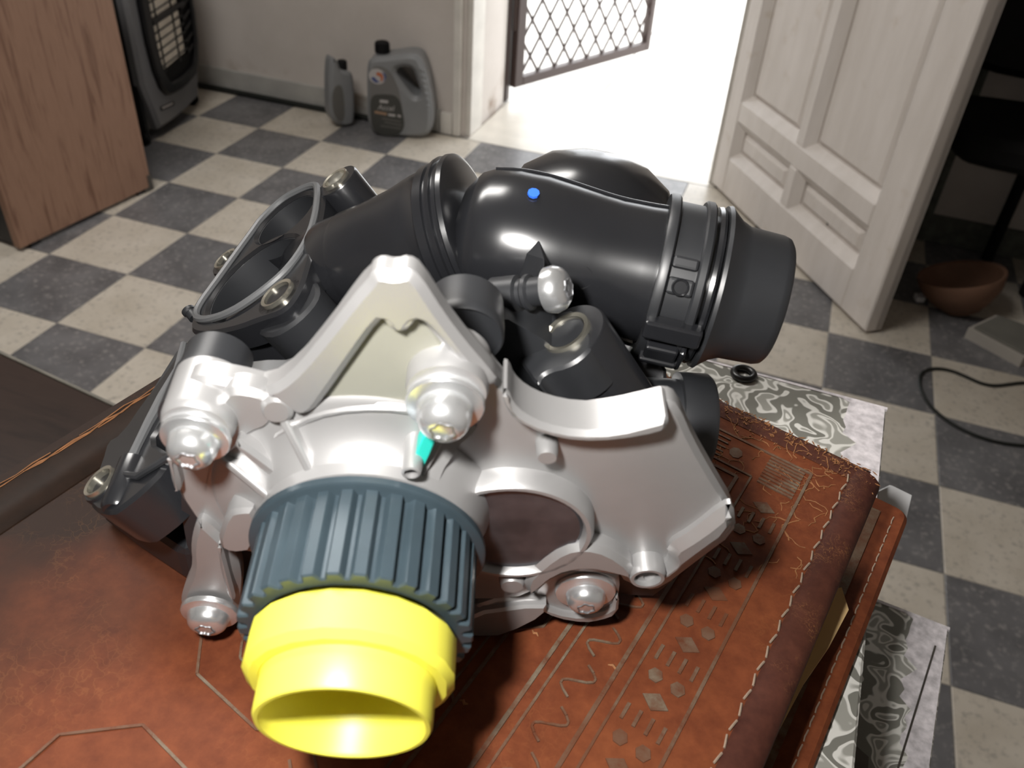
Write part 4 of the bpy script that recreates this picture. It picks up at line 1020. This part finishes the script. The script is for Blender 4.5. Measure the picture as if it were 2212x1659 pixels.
# web and ribs between the flange and the pipe
MB().plate(FF, fpx([(560, 640), (640, 600), (680, 600), (700, 640), (650, 700), (580, 740), (540, 700)], -0.004), -0.016, -0.003, bev=0.0008).build('flange_web', 'plastic_sat', pump)
MB().obox(FF.hit(560, 690, -0.006), FF.ex * 0.0022, FF.ey * 0.0065, FN * 0.005).build('flange_rib', 'plastic', pump, smooth=0, bevel=0.0008)
q = FF.hit(408, 672, -0.003)
MB().lathe(q, (-0.6, 0.3, 0.2), [(-0.003, 0), (-0.003, 0.0015), (-0.0008, 0.0015), (-0.0004, 0.0019), (0.0004, 0.0019), (0.0008, 0.0014), (0.0008, 0)], 16).build('peg', 'plastic_sat', pump)
# lower limb of the flange
low = [(412, 720), (440, 748), (420, 830), (352, 900), (318, 950), (360, 975), (350, 1010), (300, 1060), (262, 1090), (236, 1108), (190, 1098), (186, 1060), (212, 1000), (226, 950), (258, 932), (300, 870), (340, 820), (392, 745)]
MB().plate(FF, fpx(low, 0, 1), -0.012, -0.0005, bev=0.0008).build('lower_flange', 'plastic', pump)
MB().tube([FF.w(a, b, 0.0002) for a, b in [FF.p2(*p) for p in ((398, 745), (385, 800), (352, 862), (322, 915), (296, 968), (276, 1012), (268, 1024))]], [0.0009, 0.0010, 0.0014, 0.0011, 0.0010, 0.0011, 0.0006], 8).build('gasket', 'rubber', pump)
MB().tube([FF.w(a, b, 0.0002) for a, b in [FF.p2(*p) for p in ((268, 1026), (300, 1030), (345, 1002), (372, 985))]], 0.0008, 8).build('gasket', 'plastic_sat', pump)
insert(219, 1043, 40, 0.012, rout=48)
q = FF.hit(252, 1098, -0.002)
MB().lathe(q, PA, [(-0.012, 0.0), (-0.012, 0.0032), (0.0, 0.0032), (0.0008, 0.0026), (0.0008, 0.0)], 20).build('peg', 'plastic', pump)
q = FF.hit(258, 962, -0.002)
MB().lathe(q, FN, [(-0.008, 0.0), (-0.008, 0.0036), (0.0, 0.0034), (0.0007, 0.0028), (0.0004, 0.0020), (-0.003, 0.0018), (-0.003, 0)], 20).build('peg', 'plastic', pump)
# base of the housing resting on the book
def onb(L, z): return [onz(x, y, z) for x, y in L]
foot = onb([(222, 1128), (300, 1190), (415, 1268), (540, 1230), (760, 1100), (760, 900), (520, 830), (400, 900)], ZB + 0.0008)
MB().prism(foot, (0, 0, 0.013)).build('housing_base', 'plastic', pump, smooth=0, bevel=0.0025)
MB().prism([p + V((0, 0, 0.013)) for p in onb([(330, 1120), (420, 1190), (560, 1180), (740, 1060), (740, 930), (520, 870), (420, 950)], ZB + 0.0008)], (0, 0, 0.018)).build('housing_wall', 'plastic_sat', pump, smooth=0, bevel=0.002)
# ---- main pipe from the flange to the collar
M0, M1 = D(800, 558, 0.2115), D(1010, 500, 0.203)
ax = (M1 - M0).normalized(); LM = (M1 - M0).length
MB().lathe(M0, ax, [(-0.006, 0.0), (-0.006, 0.0118), (-0.004, 0.0126), (LM * 0.1, 0.0132), (LM * 0.40, 0.0144), (LM * 0.64, 0.0160), (LM * 0.75, 0.0164), (LM * 0.78, 0.0172), (LM * 0.86, 0.0174), (LM * 0.87, 0.0168), (LM * 0.905, 0.0169), (LM * 0.915, 0.0180), (LM * 0.95, 0.0182), (LM * 0.96, 0.0175), (LM * 1.0, 0.0176), (LM * 1.02, 0.0182), (LM * 1.06, 0.0180), (LM * 1.08, 0.0165), (LM * 1.1, 0.0)], 72).build('main_pipe', 'plastic', pump)
nk = smoothpath([FF.hit(600, 575, -0.022), FF.hit(655, 590, -0.026), M0 - ax * 0.008, M0 + ax * 0.004], 2)
MB().tube(nk, [0.0118 + 0.0008 * i / len(nk) for i in range(len(nk))], 36).build('pipe_neck', 'plastic', pump)
# ---- outlet elbow running to the right, with the hose clip and spigot
O0, O1 = D(1040, 512, 0.200), D(1640, 645, 0.196)
ox = (O1 - O0).normalized(); LO = (O1 - O0).length
def fx(x): return LO * (x - 1040) / 600.0
px2m = 0.198 / F
MB().lathe(O0, ox, [(fx(990), 0), (fx(995), 100 * px2m), (fx(1020), 136 * px2m), (fx(1050), 152 * px2m), (fx(1100), 160 * px2m), (fx(1160), 161 * px2m), (fx(1220), 155 * px2m), (fx(1280), 148 * px2m), (fx(1320), 145 * px2m), (fx(1380), 146 * px2m), (fx(1440), 150 * px2m), (fx(1530), 150 * px2m), (fx(1530), 0)], 80).build('outlet_elbow', 'plastic', pump)
MB().lathe(O0, ox, [(fx(1410), 150 * px2m), (fx(1410), 174 * px2m), (fx(1416), 177 * px2m), (fx(1428), 177 * px2m), (fx(1432), 172 * px2m), (fx(1432), 164 * px2m), (fx(1484), 164 * px2m), (fx(1484), 172 * px2m), (fx(1488), 176 * px2m), (fx(1500), 176 * px2m), (fx(1504), 172 * px2m), (fx(1504), 150 * px2m)], 72).build('hose_clip_band', 'plastic_sat', pump)
MB().lathe(O0, ox, [(fx(1512), 150 * px2m), (fx(1512), 168 * px2m), (fx(1520), 170 * px2m), (fx(1526), 166 * px2m), (fx(1530), 150 * px2m)], 72).build('stop_ring', 'plastic', pump)
MB().lathe(O0, ox, [(fx(1528), 130 * px2m), (fx(1530), 174 * px2m), (fx(1538), 176 * px2m), (fx(1548), 166 * px2m), (fx(1565), 152 * px2m), (fx(1585), 143 * px2m), (fx(1655), 140 * px2m), (fx(1668), 136 * px2m), (fx(1674), 128 * px2m), (fx(1672), 122 * px2m), (fx(1640), 118 * px2m), (fx(1590), 112 * px2m), (fx(1590), 0)], 72).build('hose_spigot', 'plastic_sat', pump)
el = O0 + ox * fx(1130)
MB().lathe(V((el.x, el.y, ZB + 0.001)), (0, 0, 1), [(0, 0), (0, 0.0125), (0.006, 0.0125), (0.008, 0.0105), (el.z - ZB - 0.004, 0.0105), (el.z - ZB - 0.004, 0)], 36).build('riser', 'plastic_sat', pump)
# clip buckle, tabs
tocam = (C - D(1460, 610, 0.19)); e_r = (tocam - ox * tocam.dot(ox)).normalized()
def onpipe(x, ang, r_px):
    t = math.radians(ang); d = Matrix.Rotation(t, 3, ox) @ e_r
    return O0 + ox * fx(x) + d * r_px * px2m, d, ox.cross(d)
def clipbox(name, x, ang, r_px, hx, ht, hr, mat='plastic'):
    p, d, tt = onpipe(x, ang, r_px)
    return MB().obox(p, ox * hx * px2m, tt * ht * px2m, d * hr * px2m).build(name, mat, pump, smooth=0, bevel=0.0006)
sg = 1 if (Matrix.Rotation(0.3, 3, ox) @ e_r).dot(RY) < e_r.dot(RY) else -1     # positive angle = downwards
clipbox('clip_buckle', 1466, sg * 34, 180, 58, 21, 17)
clipbox('clip_tongue', 1458, sg * 56, 176, 34, 22, 15)
clipbox('clip_tongue', 1458, sg * 66, 178, 40, 10, 18)
clipbox('clip_tooth', 1458, sg * 4, 168, 26, 17, 8, 'plastic_sat')
clipbox('clip_tooth', 1458, -sg * 12, 168, 26, 12, 8, 'plastic_sat')
clipbox('clip_rib', 1500, sg * 60, 176, 6, 42, 14)
p, d, tt = onpipe(1458, sg * 4, 176)
MB().lathe(p, d, [(0, 0.0), (0, 0.0019), (0.0006, 0.0017), (0.0002, 0.0013), (0.0002, 0)], 20).build('clip_button', 'plastic', pump)
# moulded ring mark on the elbow
p, d, tt = onpipe(1268, sg * 14, 144)
MB().lathe(p - d * 0.0004, d, [(0, 0.0027), (0.0007, 0.0026), (0.0007, 0.0021), (0.0, 0.0020)], 28).build('mould_mark', 'plastic', pump)
p, d, tt = onpipe(1140, -sg * 40, 166)
MB().lathe(p - d * 0.0003, d, [(0, 0.0), (0.0006, 0.0), (0.0006, 0.0013), (0, 0.0013)], 9).build('paint_dot', 'blue', pump)
# seam along the top of the elbow
seam = []
for x, r_ in ((1046, 151), (1100, 161), (1160, 162), (1220, 156), (1280, 149), (1320, 146), (1380, 147), (1412, 149)):
    t_, d_, _ = onpipe(x, -sg * 74, r_ + 0.5); seam.append(t_)
MB().tube(smoothpath(seam), 0.0004, 6).build('mould_seam', 'plastic', pump)
# ---- thermostat dome behind the elbow
dc = D(1262, 515, 0.228)
MB().lathe(dc, (RY * 0.55 - RZ * 0.2 + RX * 0.1), [(-0.024, 0.0), (-0.024, 0.023), (0.004, 0.0235), (0.010, 0.0222), (0.016, 0.0190), (0.0205, 0.0125), (0.0225, 0.005), (0.0228, 0.0)], 64).build('thermostat_dome', 'plastic', pump)
# ---- drum behind the cover, right of the triangle
q = PF.p2(1000, 722, -0.026); m_ = mpp(1000, 722, -0.026)
MB().lathe(PF.w(*q, -0.034), PA, [(0, 0), (0, 86 * m_), (0.0065, 90 * m_), (0.0085, 90 * m_), (0.009, 86 * m_), (0.0082, 82 * m_), (0.0082, 0)], 48).build('drum', 'plastic_sat', pump)
# ---- angled bushing with its bracket
BN = Fr(D(1226, 722, 0.172), FN)
insert(1226, 722, 56, 0.034, fr=BN, rout=90)
MB().plate(BN, rnd(BN.pts([(1250, 668), (1210, 672), (1140, 700), (1085, 690), (1075, 720), (1130, 790), (1160, 838), (1172, 806), (1240, 790), (1290, 740)]), 2), -0.010, 0.0002, bev=0.0006).build('bushing_bracket', 'plastic_sat', pump)
MB().plate(BN, rnd(BN.pts([(1086, 735), (1110, 770), (1290, 900), (1400, 930), (1150, 900), (1070, 800)], -0.012), 1), -0.022, -0.012, bev=0.0006).build('bracket_web', 'plastic', pump)
for x, y in ((1098, 790), (1136, 800)):
    MB().tube([BN.hit(x, y, -0.010), BN.hit(x + 8, y - 28, -0.008), BN.hit(x + 14, y + 8, -0.012)], 0.0008, 6).build('bracket_rib', 'plastic', pump)
MB().plate(PF, rnd(PF.pts([(1030, 690), (1120, 690), (1320, 850), (1250, 900), (1080, 860)], -0.040), 1), -0.052, -0.040).build('inner_web', 'plastic_sat', pump)
# ---- screw with its threaded lug
sd = (RX * 0.86 + RY * 0.06 - RZ * 0.46).normalized(); sp = D(1190, 626, 0.168); m_ = 0.168 / F
scw = MB().lathe(sp, sd, [(-0.0012, 0), (-0.0012, 40 * m_), (-0.0006, 50 * m_), (0.0010, 52 * m_), (0.0024, 46 * m_), (0.0034, 34 * m_), (0.0037, 22 * m_), (0.0037, 0)], 36).build('screw', 'zinc', pump)
MB().lathe(sp, sd, [(0.0036, 0), (0.0039, 20 * m_), (0.0040, 19 * m_), (0.0028, 17 * m_), (0.0028, 0)], 24, lobes=lambda t: 1 + 0.14 * math.cos(6 * t)).build('torx_socket', 'socket', scw)
MB().lathe(sp, sd, [(-0.0125, 0), (-0.0125, 44 * m_), (-0.0070, 42 * m_), (-0.0066, 33 * m_), (-0.0058, 33 * m_), (-0.0052, 40 * m_), (-0.0044, 40 * m_), (-0.0040, 32 * m_), (-0.0008, 32 * m_), (-0.0008, 0)], 32).build('screw_lug', 'plastic_sat', pump)
# wedge rib above the screw
wb_ = MB(); P_ = [(1156, 490, 0.188), (1176, 560, 0.1745), (1172, 650, 0.172), (1205, 600, 0.190), (1150, 690, 0.190), (1098, 535, 0.192), (1104, 680, 0.186)]
vv_ = [wb_.b.verts.new(D(*p)) for p in P_]
for f_ in ((0, 1, 5), (1, 2, 6, 5), (0, 3, 1), (1, 3, 4, 2), (2, 4, 6), (0, 5, 6, 4, 3)): wb_.b.faces.new([vv_[i] for i in f_])
wb_.build('wedge_rib', 'plastic_sat', pump, smooth=0, bevel=0.0004)
# ---- second spigot low on the right
s0_, s1_ = D(1395, 800, 0.200), D(1520, 905, 0.190)
sx = (V((1, 0.35, -0.02))).normalized(); sc_ = D(1400, 905, 0.196)
MB().lathe(sc_, sx, [(-0.012, 0), (-0.012, 0.0095), (0.006, 0.0095), (0.006, 0.0112), (0.0125, 0.0112), (0.0135, 0.0104), (0.0135, 0.0090), (0.004, 0.0085), (0.004, 0)], 44).build('lower_spigot', 'plastic_sat', pump)
w2 = [D(x, y, 0.205) for x, y in ((1300, 720), (1420, 760), (1440, 800), (1440, 920), (1380, 930), (1280, 860))]
MB().prism(w2, (C - w2[0]).normalized() * -0.014).build('spigot_web', 'plastic', pump, smooth=0, bevel=0.0008)
